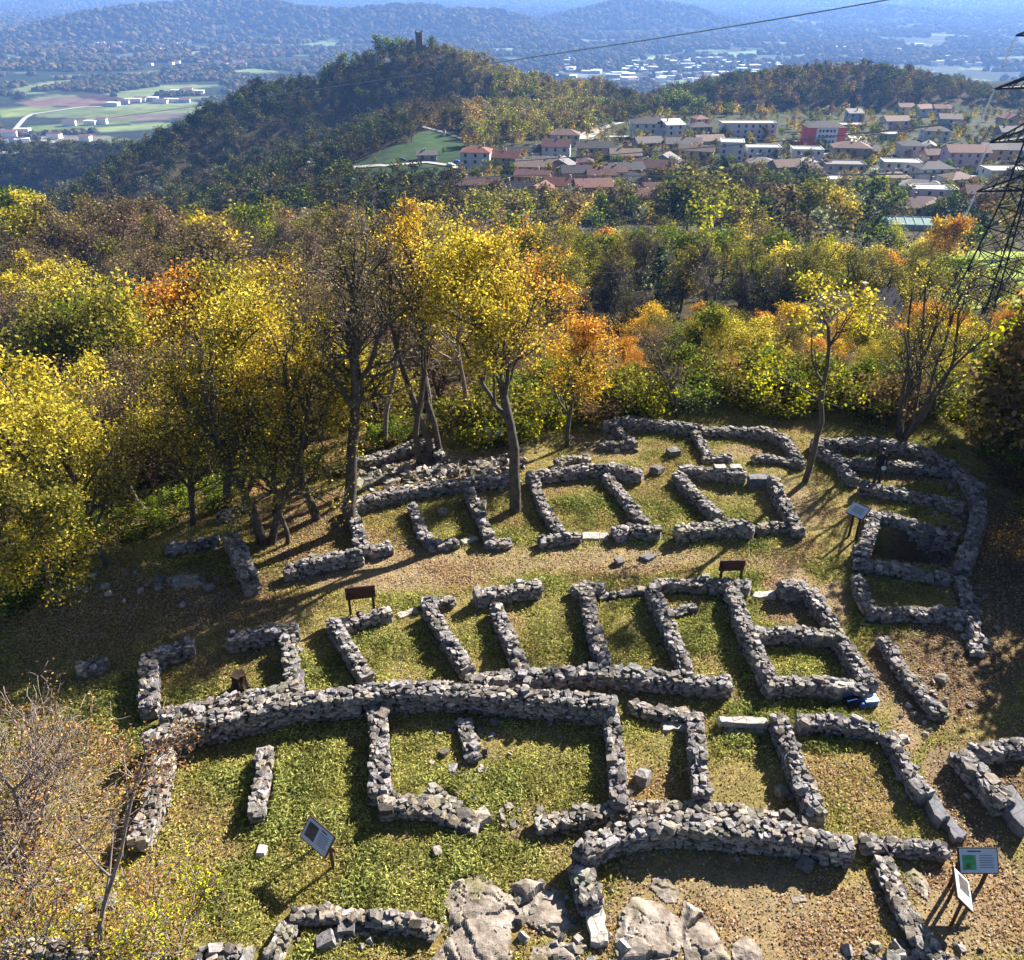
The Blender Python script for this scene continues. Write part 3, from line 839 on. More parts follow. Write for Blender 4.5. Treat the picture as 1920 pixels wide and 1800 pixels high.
slab([(742, 1150), (780, 1138), (786, 1146), (748, 1160)], .06, 'flat pale entrance slab of the middle row', M_PALE)
slab([(1414, 1110), (1454, 1108), (1456, 1118), (1414, 1120)], .15, 'threshold slab of the shaded double room', M_PALE)
slab([(1092, 998), (1140, 998), (1140, 1010), (1092, 1010)], .1, 'pale doorstep beside the large front block', M_PALE)
slab([(1402, 890), (1440, 888), (1442, 898), (1404, 900)], .45, 'dark lintel-like slab on the square upper room', M_DARKSLAB)
slab([(1338, 870), (1360, 870), (1362, 878), (1340, 878)], .62, 'white capstone on the back wall of the square upper room', M_PALE)
slab([(1366, 870), (1388, 870), (1392, 878), (1370, 878)], .62, 'second white capstone, nearer the lintel slab', M_PALE)
slab([(864, 1012), (888, 1004), (898, 1010), (870, 1020)], .08, 'flat slab at the entrance of the small upper room', M_PALE)
slab([(1545, 1276), (1602, 1278), (1602, 1290), (1546, 1288)], .55, 'smooth pale slab on the wall above the backpack', M_PALE)
slab([(1802, 1022), (1826, 1020), (1822, 1052), (1800, 1052)], .5, 'pale block on the ring wall at the cellar', M_PALE)
slab([(1196, 1044), (1216, 1036), (1232, 1042), (1214, 1050)], .1, 'loose flat stone lying on the middle of the path', M_DARKSLAB)

def mat_bedrock():
    m, nt, b = newmat('bedrock')
    n = noise_node(nt, 2.6, 8, .68); n2 = noise_node(nt, .7, 3)
    c = ramp(nt, n.outputs[0], [(0.30, rgb('4e443c')), (0.45, rgb('786d63')), (0.62, rgb('968b80')), (0.8, rgb('b4a99d'))])
    g = ramp(nt, n2.outputs[0], [(0.56, (0, 0, 0)), (0.66, (.8, .8, .8))])
    link(nt, mixc(nt, c, rgb('6b6447'), g), b.inputs['Base Color']); b.inputs['Roughness'].default_value = .95
    bump(nt, b, n.outputs[0], .8, .1)
    return m
M_ROCK = mat_bedrock(); OUTC = []
def outcrop(pts, h, label, seed, res=.045):
    w = np.array([P(a, b)[:2] for a, b in pts])
    OUTC.append(w)
    mn, mx = w.min(0) - .2, w.max(0) + .2
    xs = np.arange(mn[0], mx[0], res); ys = np.arange(mn[1], mx[1], res)
    X, Y = np.meshgrid(xs, ys)
    wa = min(.9, .16 * float(min(mx - mn)))
    wob = lambda s: (fbm(X * 1.5, Y * 1.5, s, 3) - .5) * wa
    ins = inside(w, (X + wob(seed)).ravel(), (Y + wob(seed + 5)).ravel()).reshape(X.shape)
    d = np.full(X.shape, 1e9)
    for i in range(len(w)):
        a, b = w[i], w[(i + 1) % len(w)]
        ab = b - a; t = np.clip(((X - a[0]) * ab[0] + (Y - a[1]) * ab[1]) / (ab @ ab), 0, 1)
        d = np.minimum(d, np.hypot(X - a[0] - t * ab[0], Y - a[1] - t * ab[1]))
    # a bed of cracked plates, each with its own dip
    rs = np.random.default_rng(seed)
    k = max(5, int((mx[0] - mn[0]) * (mx[1] - mn[1]) * 1.7))
    sd = np.c_[rs.uniform(mn[0], mx[0], k), rs.uniform(mn[1], mx[1], k)]; hs_ = rs.uniform(0, .07, k); tl = rs.normal(0, .07, (k, 2)) + [.05, -.04]
    WX = X + (fbm(X * 2, Y * 2, seed, 3) - .5) * .7; WY = (Y + (fbm(X * 2, Y * 2, seed + 7, 3) - .5) * .7)
    D = np.hypot(WX[..., None] - sd[:, 0], (WY[..., None] - sd[:, 1]) * 1.5)
    o_ = np.argpartition(D, 1, axis=-1)[..., :2]; da = np.take_along_axis(D, o_, -1); sw = da[..., 0] > da[..., 1]
    n0 = np.where(sw, o_[..., 1], o_[..., 0]); d1 = da.min(-1); d2 = da.max(-1)
    plate = hs_[n0] + (X - sd[n0, 0]) * tl[n0, 0] + (Y - sd[n0, 1]) * tl[n0, 1] - .05 * (1 - sstep(.0, .05, d2 - d1))
    z = H(X.ravel(), Y.ravel()).reshape(X.shape) + np.where(ins, .03 + h * .28 * sstep(0, .45, d) * (.35 + .65 * fbm(X * .7, Y * .7, seed + 1, 2)) + plate * sstep(0, .2, d) + (fbm(X * 5, Y * 5, seed + 3, 4) - .5) * .05, -.12)
    n, m = X.shape
    idx = np.arange(n * m).reshape(n, m)
    cell = ins[:-1, :-1] | ins[1:, :-1] | ins[:-1, 1:] | ins[1:, 1:]
    q = np.stack([idx[:-1, :-1], idx[:-1, 1:], idx[1:, 1:], idx[1:, :-1]], -1)[cell]
    o = mesh('rock_outcrop', np.stack([X.ravel(), Y.ravel(), z.ravel()], 1), q, None, M_ROCK)
    me = o.data
    return tag(o, label, 'bedrock', 'bedrock breaking through the lawn')
outcrop([(832, 1700), (850, 1650), (885, 1642), (930, 1660), (975, 1690), (985, 1740), (960, 1812), (806, 1812), (840, 1740)], .28, 'large pale bedrock slope at the bottom edge beside the lawn', 3)
outcrop([(945, 1660), (985, 1645), (1040, 1662), (1066, 1690), (1072, 1740), (1040, 1765), (990, 1740), (975, 1690)], .35, 'grey domed bedrock beside the bend of the curved wall', 13)
outcrop([(1160, 1710), (1190, 1680), (1240, 1690), (1280, 1720), (1275, 1790), (1230, 1812), (1150, 1812)], .25, 'flat cracked bedrock below the leaf-strewn floor', 23)
outcrop([(1222, 1645), (1246, 1640), (1272, 1668), (1266, 1695), (1240, 1690), (1214, 1668)], .22, 'small wedge of bedrock inside the curved wall', 33)
outcrop([(1284, 1690), (1320, 1710), (1350, 1760), (1380, 1812), (1282, 1812), (1276, 1760)], .25, 'pale bedrock tongue sloping to the bottom edge inside the curved wall', 43)
outcrop([(1370, 1770), (1400, 1755), (1432, 1780), (1436, 1812), (1380, 1812)], .32, 'blue grey boulder-like bedrock at the bottom edge', 53)
outcrop([(1000, 1775), (1060, 1768), (1082, 1790), (1080, 1812), (990, 1812)], .18, 'low stony bedrock at the bottom edge beneath the paved slab', 63)
outcrop([(1480, 1680), (1512, 1678), (1516, 1692), (1486, 1696)], .1, 'flat pale stone lying in the leaf-strewn floor', 73)
outcrop([(1690, 1612), (1720, 1625), (1742, 1660), (1738, 1690), (1712, 1668), (1690, 1640)], .18, 'rough rock between the low curved wall and the dark signboard', 83)
outcrop([(300, 1088), (345, 1076), (386, 1082), (384, 1098), (330, 1104)], .25, 'sunlit flat rocks under the yellow trees', 93)

def loose(px, py, s, label, name='loose_stone'):
    p = P(px, py); mb = MB()
    stones(mb, np.array([[p[0], p[1], p[2] + s * .3]]), np.array([[s * 1.2, s, s * .8]]), np.array([rng.random() * 6]), tone=.5 if 'dark' in label else .65 if 'brown' in label else 1.0)
    o = mb.build(name, M_STONE, usecol=True)
    return tag(o, label, 'stone', 'single stones lying about the site')
loose(1508, 1626, .32, 'single pale stone on the sunny edge of the curved wall shadow')
loose(1464, 1488, .3, 'small pale stone in the shaded strip beside the leaning cross wall')
loose(1262, 854, .5, 'dark stone on the grass of the far row')
loose(1230, 888, .5, 'dark stone beside the bulging upper wall')
loose(492, 1600, .25, 'small stone in the grass beside the tilted sign')
loose(820, 1600, .22, 'small stone in the grass below the lumpy foot wall')
loose(1160, 1056, .3, 'lone small stone on the middle of the path')
loose(612, 1770, .35, 'pale stone on the bottom lawn')
loose(652, 1742, .38, 'blocky stone on the bottom lawn below the rough wall')
loose(1205, 1462, .4, 'brownish boulder in the narrow dry room')
loose(830, 962, .3, 'pale stone inside the small upper room')

# rubble field between the upper row and the far trees
mb = MB(); n = 520
px = rng.uniform(665, 985, n); py = 905 - (px - 665) * .09 + rng.normal(0, 11, n) - 6
pp = np.array([P(a, b) for a, b in zip(px, py)])
f = rng.lognormal(0, .4, n)
stones(mb, pp + [0, 0, .04], np.stack([.19 * f, .16 * f, .12 * f], 1), rng.random(n) * 6, .4, warm=.05)
tag(mb.build('rubble', M_STONE, usecol=True), 'field of loose rubble between the upper wall and the bare trees', 'rubble', kind='stuff')
mb = MB(); n = 700
reg = [(1700, 1790, 60, 18), (250, 1105, 90, 16), (1830, 1130, 26, 60), (900, 1530, 40, 12), (1180, 1760, 60, 30), (1040, 1720, 50, 40), (880, 1405, 26, 40), (1090, 830, 60, 12), (1790, 1000, 20, 60), (1800, 905, 26, 40), (1590, 1260, 4, 4), (120, 1690, 120, 60), (700, 1745, 80, 14), (1740, 1320, 26, 30)]
k = rng.integers(0, len(reg), n)
pp = np.array([P(reg[i][0] + rng.normal(0, reg[i][2]), min(1805, reg[i][1] + rng.normal(0, reg[i][3]))) for i in k])
f = rng.lognormal(-.15, .45, n)
stones(mb, pp + [0, 0, .03], np.stack([.15 * f, .13 * f, .10 * f], 1), rng.random(n) * 6, .4, warm=.03)
tag(mb.build('scattered_rubble', M_STONE, usecol=True), 'small stones scattered along the ruins', 'rubble', kind='stuff')

# ---------------------------------------------------------------- signs, stump, backpack, person
M_RUST = plain('3a2119', .7, .35, 8, kind='rusted_steel'); M_WHITE = plain('a6afba', .5, .06, 3, kind='printed_sheet'); M_INK = plain('6f7780', .6, .1, 5, kind='ink')
M_PHOTO = plain('4a4644', .6, .6, 7, kind='printed_photo'); M_GREEN = plain('3f8f5a', .6, .5, 5, kind='printed_map'); M_ORANGE = plain('c9853a', .6, .2, 5, kind='map_patch'); M_BLUE = plain('5a86c8', .6, .3, 3, kind='printed_blue')
def sign(px, py, width, depth, hgt, yaw, tilt, label, face, content, post_gap=None):
    """lectern board on two steel posts: base px, size, height of its middle, facing yaw (0 = towards -Y), tilt back in degrees"""
    b = P(px, py)
    r = thing('info_sign', label, 'information sign', b, yaw, 'information signs of the ruins')
    g = (post_gap or width * .8) / 2
    tr = math.radians(tilt)
    for sx in (-1, 1):
        mbp = MB(); mbp.box((sx * g, .05, hgt / 2 - .15), (.09, .05, hgt + .3)); mbp.build('post', M_RUST, r)
    R = np.array(Euler((-math.pi / 2 + tr + math.pi / 2, 0, 0)).to_matrix())
    # local board: x across, y up the board, z outward; outward tips from -Y towards +Z
    a = math.radians(90 - tilt)
    R = np.array(Matrix.Rotation(a, 3, 'X'))
    c = np.array([0, 0, hgt])
    mp = MB(); mp.box(c, (width, depth, .05), R=R); board = mp.build('panel', M_RUST, r)
    def patch(name, x, y, w, h, m, off, parent=board):
        q = MB(); q.box(c + R @ np.array([x * width, y * depth, .025 + off]), (w * width, h * depth, .006), R=R)
        return q.build(name, m, parent)
    patch('printed_sheet', 0, 0, .95, .92, face, .003)
    for nm, x, y, w, h, m in content: patch(nm, x, y, w, h, m, .008)
    return r
def lines(x, y0, w, n, dy=.09):
    return [('text_line', x + (0 if i % 3 else -.015), y0 - i * dy, w - (.03 if i % 3 == 0 else 0), .03, M_INK) for i in range(n)]
sign(604, 1614, 1.0, .6, .98, math.radians(-40), 42, 'small white tilted sign on two rusty posts with a dark photograph, on the front lawn', M_WHITE,
     [('printed_photo', -.22, .02, .36, .62, M_PHOTO), ('title_line', .16, .34, .2, .05, M_PHOTO)] + lines(.22, .22, .34, 6))
sign(1812, 1662, .98, .62, 1.05, 0, 40, 'bluish white sign with a green map, facing out over the curved wall', M_WHITE,
     [('printed_map', -.24, -.06, .34, .56, M_GREEN), ('map_patch', -.28, -.18, .1, .2, M_ORANGE), ('title_line', -.1, .36, .34, .05, M_PHOTO)] + lines(.2, .2, .36, 6))
sign(1785, 1712, .85, .62, .95, math.radians(72), 48, 'dark edged sign seen almost side on, in front of the green map sign', M_WHITE,
     [('printed_photo', .15, -.05, .5, .6, M_PHOTO)] + lines(-.3, .3, .2, 4))
sign(680, 1150, 1.05, .55, .95, math.radians(190), 4, 'brown backed signboard by the slanting wall of the middle row', M_WHITE, lines(0, .2, .6, 4))
sign(1367, 1094, .95, .5, .85, math.radians(182), 4, 'brown backed signboard on the path near the slim tree', M_WHITE, lines(0, .2, .6, 4))
sign(926, 842, .95, .5, .95, math.radians(8), 38, 'blue printed sign among the stones beside the big maple', M_BLUE, lines(.2, .2, .4, 5) + [('printed_map', -.22, 0, .34, .5, M_WHITE)])
sign(1596, 1010, .75, .6, 1.35, math.radians(-50), 60, 'leaning white sign at the corner of the sunken cellar', M_WHITE, lines(0, .25, .6, 6), .3)

# stump in the left room
b = P(452, 1290)
st = thing('tree_stump', 'dark shaggy stump standing in the shady outer room', 'stump', b)
mb = MB(); k = 14
rr = [(.30, -.15), (.25, .08), (.21, .3), (.20, .52), (.22, .62)]
V = []
for r_, z_ in rr:
    for i in range(k):
        a = i * 2 * math.pi / k; q = r_ * (1 + .18 * math.sin(i * 2.3 + z_ * 3))
        V.append([q * math.cos(a), q * math.sin(a), z_])
Q = [[j * k + i, j * k + (i + 1) % k, (j + 1) * k + (i + 1) % k, (j + 1) * k + i] for j in range(4) for i in range(k)]
V.append([0, 0, .58]); T = [[4 * k + i, 4 * k + (i + 1) % k, 5 * k] for i in range(k)]
mb.add(V, Q, T); mb.build('stump_wood', mat_bark('stump_bark', '1c1410', '3a2a22'), st)
mb = MB()
for i in range(5):
    a = i * 1.3; mb.tube((.2 * math.cos(a), .2 * math.sin(a), .05), (.55 * math.cos(a), .55 * math.sin(a), -.06), .06, .02, 6)
mb.build('root', mat_bark('root_bark', '1c1410', '3a2a22'), st)

# backpack and box in the shadow of the double room wall
b = P(1596, 1322)
bp = thing('backpack', 'black and blue backpack lying in shadow under the double room wall', 'backpack', b, .2)
def blob(mb, c, s, seg=10, pw=.6):
    th = np.linspace(0, math.pi, seg // 2 + 2)[:, None]; ph = np.arange(seg)[None] * 2 * math.pi / seg
    f = lambda v: np.sign(v) * np.abs(v) ** pw
    x = f(np.sin(th)) * f(np.cos(ph)); y = f(np.sin(th)) * f(np.sin(ph)); z = f(np.cos(th)) * np.ones_like(ph)
    V = np.stack([x, y, z], -1).reshape(-1, 3) * np.array(s) / 2 + np.array(c)
    n = seg; m = len(th)
    mb.add(V, [[j * n + i, (j + 1) * n + i, (j + 1) * n + (i + 1) % n, j * n + (i + 1) % n] for j in range(m - 1) for i in range(n)])
M_BLK = plain('15171c', .7, .3, 9, kind='nylon'); M_NAVY = plain('2a4c8c', .7, .2, 9, kind='nylon')
mb = MB(); blob(mb, (0, 0, .16), (.62, .38, .3)); mb.build('bag_body', M_BLK, bp, True)
mb = MB(); blob(mb, (.22, -.2, .13), (.2, .14, .22)); mb.build('side_pocket', M_NAVY, bp, True)
mb = MB(); blob(mb, (-.1, -.2, .14), (.34, .12, .22)); mb.build('front_pocket', M_BLK, bp, True)
for sx in (-1, 1):
    mb = MB(); pts = [(-.25, sx * .1, .3), (0, sx * .13, .37), (.22, sx * .12, .32), (.36, sx * .12, .14)]
    for p, q in zip(pts, pts[1:]): mb.tube(p, q, .022, None, 5)
    mb.build('shoulder_strap', M_NAVY, bp)
b = P(1629, 1320)
cb = thing('cool_box', 'pale blue box with a lid beside the backpack', 'box', b, .1)
mb = MB(); mb.box((0, 0, .12), (.4, .3, .24), taper=1.05); mb.build('box_body', plain('3f62a0', .5, .1, 3, kind='plastic'), cb)
mb = MB(); mb.box((0, 0, .262), (.45, .34, .04)); mb.build('lid', plain('a9c4e0', .5, .06, 3, kind='plastic'), cb)
mb = MB(); mb.tube((-.2, 0, .28), (-.14, 0, .36), .012); mb.tube((-.14, 0, .36), (.14, 0, .36), .012); mb.tube((.14, 0, .36), (.2, 0, .28), .012); mb.build('handle', M_BLK, cb)

# the visitor in the east rooms
def person():
    b = P(1642, 905)
    r = thing('person', 'person in dark clothes with a pale bag, standing in the east room', 'person', b, .15)
    J = {'pelvis': (0, 0, .93), 'waist': (0, 0, 1.08), 'chest': (0, .01, 1.32), 'neck': (0, 0, 1.48), 'chin': (0, -.02, 1.56), 'head': (0, -.015, 1.66), 'crown': (0, 0, 1.74),
         'nose': (0, -.10, 1.635)}
    E = [('pelvis', 'waist'), ('waist', 'chest'), ('chest', 'neck'), ('neck', 'chin'), ('chin', 'head'), ('head', 'crown')]
    Rd = {'pelvis': .15, 'waist': .135, 'chest': .155, 'neck': .055, 'chin': .075, 'head': .095, 'crown': .06}
    for s, n in ((-1, 'l'), (1, 'r')):
        J.update({n + 'sh': (s * .18, .01, 1.40), n + 'el': (s * .25, .02, 1.14), n + 'wr': (s * .20, -.16, .98), n + 'hd': (s * .18, -.23, .96),
                  n + 'hip': (s * .09, 0, .86), n + 'kn': (s * .11, -.02, .48), n + 'an': (s * .12, .02, .09), n + 'toe': (s * .14, -.16, .04)})
        E += [('chest', n + 'sh'), (n + 'sh', n + 'el'), (n + 'el', n + 'wr'), (n + 'wr', n + 'hd'), ('pelvis', n + 'hip'), (n + 'hip', n + 'kn'), (n + 'kn', n + 'an'), (n + 'an', n + 'toe')]
        Rd.update({n + 'sh': .07, n + 'el': .05, n + 'wr': .035, n + 'hd': .035, n + 'hip': .105, n + 'kn': .065, n + 'an': .05, n + 'toe': .045})
        for q in range(5):
            J[n + 'f%d' % q] = (s * (.18 - .03 + .015 * q), -.23 - (.075 if q else .03), .945 - .008 * q)
            E.append((n + 'hd', n + 'f%d' % q)); Rd[n + 'f%d' % q] = .012
    J.pop('nose')
    names = list(J); me = bpy.data.meshes.new('body')
    me.from_pydata([J[k] for k in names], [(names.index(a), names.index(c)) for a, c in E], [])
    o = bpy.data.objects.new('body', me); COL.objects.link(o); o.parent = r
    sk = o.modifiers.new('skin', 'SKIN'); sd = o.modifiers.new('sub', 'SUBSURF'); sd.levels = 1; sd.render_levels = 1
    for i, k in enumerate(names):
        v = me.skin_vertices[0].data[i]; v.radius = (Rd[k], Rd[k] * .8); v.use_root = (k == 'pelvis')
    m, nt, bs = newmat('clothes_and_skin')
    tc = nt.nodes.new('ShaderNodeTexCoord'); sx = nt.nodes.new('ShaderNodeSeparateXYZ'); link(nt, tc.outputs['Object'], sx.inputs[0])
    mr = nt.nodes.new('ShaderNodeMath'); mr.operation = 'DIVIDE'; mr.inputs[1].default_value = 1.8; link(nt, sx.outputs['Z'], mr.inputs[0])
    rp = nt.nodes.new('ShaderNodeValToRGB'); rp.color_ramp.interpolation = 'CONSTANT'
    el = rp.color_ramp.elements
    el[0].position = 0; el[0].color = (.02, .018, .018, 1); el[1].position = .05; el[1].color = (.02, .022, .032, 1)
    for p_, c_ in ((.53, (.016, .016, .02, 1)), (.835, (.42, .26, .19, 1))):
        e = el.new(p_); e.color = c_
    link(nt, mr.outputs[0], rp.inputs[0]); link(nt, rp.outputs[0], bs.inputs['Base Color']); bs.inputs['Roughness'].default_value = .8
    me.materials.append(m)
    mb = MB(); blob(mb, (0, .015, 1.70), (.20, .22, .18), 12, 1.0); mb.build('hair', plain('1d1511', .6, .3, 20, kind='hair'), r, True)
    mb = MB(); blob(mb, (.02, -.27, .92), (.22, .12, .2), 10, .6); bag = tag(mb.build('shoulder_bag', plain('b8bfc8', .7, .1, 6, kind='cloth'), None, True), 'pale bag held by the person in dark clothes', 'bag')
    bag.location = b; bag.rotation_euler = (0, 0, .15)
person()

# ---------------------------------------------------------------- ground cover: grass and herbs, fallen leaves
def leaf_quads(c, s, rg_, flat=0.0, asp=.6):
    n = len(c)
    a = rg_.normal(size=(n, 3)); a[:, 2] *= (1 - flat); a /= np.linalg.norm(a, axis=1, keepdims=True)
    b = rg_.normal(size=(n, 3)); b[:, 2] *= (1 - flat)
    b -= a * (a * b).sum(1, keepdims=True); b /= np.maximum(np.linalg.norm(b, axis=1, keepdims=True), 1e-5)
    s = s[:, None]
    V = np.stack([c - a * s, c - a * s * .1 + b * s * asp, c + a * s, c - a * s * .1 - b * s * asp], 1)
    return V.reshape(-1, 3), np.arange(4 * n).reshape(-1, 4)

N = 1900000
x = rng.uniform(-24, 25, N); y = rng.uniform(10.5, 43, N)
z = H(x, y); pxx, pyy, _ = project(x, y, z)
ok = (pxx > -30) & (pxx < 1950) & (pyy < 1830) & (y < np.interp(x, EDGE_X, EDGE_Y) + 3)
x, y, z = x[ok], y[ok], z[ok]
inw = np.zeros(len(x), bool)
for xy, tt in WALLS:
    for i in range(0, len(xy), 2):
        inw |= (np.abs(x - xy[i, 0]) < .3) & (np.abs(y - xy[i, 1]) < .3)
for q_ in OUTC: inw |= inside(q_, x, y) & (rng.random(len(x)) < .93)
x, y, z = x[~inw], y[~inw], z[~inw]
g, s, d, l = cover(x, y)
u = rng.random(len(x))
pg = np.clip(.26 + .66 * g - .5 * s - .6 * d - .1 * l, .04, .95) * (0.05 + 1.9 * fbm(x * 1.9, y * 1.9, 91, 4))
isg = u < pg * .8
isl = (~isg) & (rng.random(len(x)) < np.clip(.05 + .55 * l + .07 * s + .12 * d, 0, 1) * (0.3 + 1.4 * fbm(x * 1.3, y * 1.3, 95, 3)))
xg, yg, zg, gg = x[isg], y[isg], z[isg], g[isg]
n = len(xg)
lush = gg * fbm(xg * .8, yg * .8, 97, 2) * 1.6
sz = rng.uniform(.018, .036, n) * (1 + .8 * lush)
V, Q = leaf_quads(np.stack([xg, yg, zg + rng.uniform(.01, .06, n) * (1 + 1.6 * lush)], 1), sz * 1.4, rng, .45, .26)
t = rng.random(n)[:, None]; w = np.clip(lush + rng.normal(0, .22, n), 0, 1)[:, None]
dry = np.array(rgb('8f8848')) * (1 - t) + np.array(rgb('c4b868')) * t
grn = np.array(rgb('626c38')) * (1 - t) + np.array(rgb('9ea05a')) * t
c = (dry * (1 - w) + grn * w) * rng.uniform(.5, 1.35, (n, 1)) * (.4 + 1.2 * fbm(xg * 1.7, yg * 1.7, 98, 4))[:, None]
tag(mesh('grass', V, Q, None, M_COVER, np.repeat(c, 4, 0)), 'patchy grass and low herbs of the ruins', 'grass', kind='stuff')
print('grass', n)
xl, yl, zl = x[isl], y[isl], z[isl]; n = len(xl)
V, Q = leaf_quads(np.stack([xl, yl, zl + rng.uniform(.01, .04, n)], 1), rng.uniform(.022, .048, n), rng, .75, .65)
pal = np.array([rgb(k) for k in ('8a6a4a', 'a0826a', 'b49c7c', '7a6050', 'b08c5c', 'a89484', 'c0b0a0')])
c = pal[rng.integers(0, len(pal), n)] * rng.uniform(.6, 1.05, (n, 1))
tag(mesh('fallen_leaves', V, Q, None, M_COVER, np.repeat(c, 4, 0)), 'fallen autumn leaves strewn over the ground', 'leaves', kind='stuff')
print('leaves', n)
# ---------------------------------------------------------------- trees
PALETTES = {   # leaf colours, darkest to lightest
    'yellow': ['a2922a', 'ccb238', 'e4cc56', '949036'], 'olive': ['625e26', '7c7632', '958c44', '525224'], 'green': ['4b5e1e', '6b7a26', '8b9230', '3f521c'],
    'lime': ['8c9418', 'b8b420', 'd0c828', '74821c'], 'orange': ['b4742c', 'd49638', 'dcac48', 'a0683a'], 'rust': ['6f5236', '8a6840', '9c7a4c', '5f4a34'],
    'pink': ['86685f', 'a08076', 'b2948a', '927068'], 'sapling': ['b07c50', 'c48c54', 'c8a860', 'a0684a'], 'red': ['a03a20', 'c05028', 'cc7030', '8c3a24'], 'dark': ['1c2a14', '2a3a1a', '36461e', '22301a'],
    'pine': ['2a3c2a', '3c4f38', '4c6048', '243526'], 'brown': ['65553c', '7c6a46', '8a7c50', '544734'], 'gold': ['bc961e', 'd6b030', 'e4c44a', 'a88a24'], 'sage': ['7d8468', '98a07c', 'a9ac8a', '6a7258'],
}
PAL = {k: np.array([rgb(c) for c in v]) for k, v in PALETTES.items()}

def nrmz(v): return v / max(1e-6, math.sqrt(v[0] * v[0] + v[1] * v[1] + v[2] * v[2]))

def grow(r, stems, H_, levels=3, start=.3, spread=.8, wander=.10, trop=.05, nchild=1.0, L1=.42, ang=(35, 62), taper=.75, minr=.009):
    segs = []; tips = []
    def br(p, d, L, rad, lev):
        n = int(min(9, max(3, L / .45)))
        sl = L / n
        for i in range(n):
            d = nrmz(d + r.normal(0, wander * (1 + .5 * lev), 3) + np.array([0, 0, trop * (1 if lev else .6)]))
            q = p + d * sl
            r2 = max(minr, rad * (1 - taper / n))if lev == 0 else max(minr, rad * (1 - .8 / n))
            segs.append((p, q, rad, r2))
            f = (i + 1) / n
            if lev < levels and (lev > 0 or f > start):
                k = r.poisson(nchild * (1.6 if lev == 0 else 1.0))
                if i == n - 1: k = max(k, 2)
                for _ in range(k):
                    a = math.radians(r.uniform(*ang)) * (1 - .35 * (f if lev == 0 else 0))
                    t = nrmz(np.cross(d, r.normal(size=3)))
                    cd = nrmz(d * math.cos(a) + t * math.sin(a) + np.array([0, 0, .12]))
                    cl = (H_ * L1 * spread * (1.15 - .65 * f) if lev == 0 else L * r.uniform(.45, .7) * (1.1 - .4 * f))
                    if cl > .18: br(q, cd, cl, max(minr, min(r2 * .72, rad * .6)), lev + 1)
            if lev >= levels - 1: tips.append(q)
            p = q; rad = r2
        tips.append(p)
    for p, d, L, rad in stems: br(np.array(p, float), nrmz(np.array(d, float)), L, rad, 0)
    return segs, np.array(tips)

def seg_mesh(name, segs, mat, parent, sides=(7, 5, 3)):
    p0 = np.array([s[0] for s in segs]); p1 = np.array([s[1] for s in segs]); r0 = np.array([s[2] for s in segs]); r1 = np.array([s[3] for s in segs])
    V = []; Q = []; n = 0
    for lo, hi, k in ((.06, 9, sides[0]), (.02, .06, sides[1]), (0, .02, sides[2])):
        w = (r0 >= lo) & (r0 < hi)
        if w.any():
            v, q = tubes(p0[w], p1[w] + (p1[w] - p0[w]) * .04, r0[w], r1[w], k)
            V.append(v); Q.append(q + n); n += len(v)
    o = mesh(name, np.concatenate(V), np.concatenate(Q), None, mat, None, True)
    if parent is not None: o.parent = parent
    return o

def crown_arrays(r, tips, n, size, sigma, pal, pal2=None, grad=None, clump=.35, keep=1.0):
    if keep < 1: tips = tips[r.random(len(tips)) < keep]
    k = r.integers(0, len(tips), n)
    c = tips[k] + r.normal(0, sigma, (n, 3)) * np.array([1, 1, .8])
    s = size * r.uniform(.6, 1.3, n)
    V, Q = leaf_quads(c, s, r, .25, .6)
    tv = np.clip(r.normal(1, clump, len(tips)), .45, 1.7)[k]
    base = PAL[pal][(r.integers(0, 4, len(tips))[k] + (r.random(n) < .35) * r.integers(0, 4, n)) % 4]
    if pal2 is not None:
        zz = (c[:, 2] - c[:, 2].min()) / max(.1, np.ptp(c[:, 2])); w = np.clip((zz if grad is None else grad(c, zz)) + r.normal(0, .22, n), 0, 1) > .5
        b2 = PAL[pal2][r.integers(0, 4, n)]; base = np.where(w[:, None], b2, base)
    col = base * (tv * r.uniform(.75, 1.2, n))[:, None]
    return V, Q, np.repeat(col, 4, 0)

def sc_tips(tips): return tips

def near_tree(name, label, px, py, H_, crown, seed, stems=None, rad=.2, bark=None, cat='tree', group='trees standing at the ruins', **kw):
    """a tree standing at one place of the site; crown = (leaf count, size, sigma, palette, palette2, grad, keep)"""
    r = np.random.default_rng(seed)
    b = P(px, py)
    t = thing(name, label, cat, b, 0, group)
    if stems is None: stems = [((0, 0, -.2), (0, 0, 1), H_ * .82, rad)]
    segs, tips = grow(r, stems, H_, **kw)
    top = max(s[1][2] for s in segs); f = H_ / top
    segs = [(a * f, c * f, r0, r1) for a, c, r0, r1 in segs]; tips = tips * f
    # root flare
    if rad > .12:
        segs += [(np.array(st[0]) * f + [0, 0, .15], np.array([math.cos(a) * rad * 2.6, math.sin(a) * rad * 2.6, -.1]) + np.array(st[0]) * f, rad * .6, rad * .25) for st in stems for a in (.3, 1.7, 3.1, 4.4)]
    seg_mesh('trunk', segs, bark or M_BARK, t)
    if crown is not None:
        n, size, sg, p1, p2, grad, keep = crown
        if sg > .18 and 'brown' not in label: sg *= .74; keep *= .62; size *= .66; n = int(n * (.95 if 'deep' not in label else 1.2))
        V, Q, c = crown_arrays(r, tips, n, size, sg, p1, p2, grad, keep=keep)
        mesh('crown', V, Q, None, M_LEAF, c, parent=t)
    return t

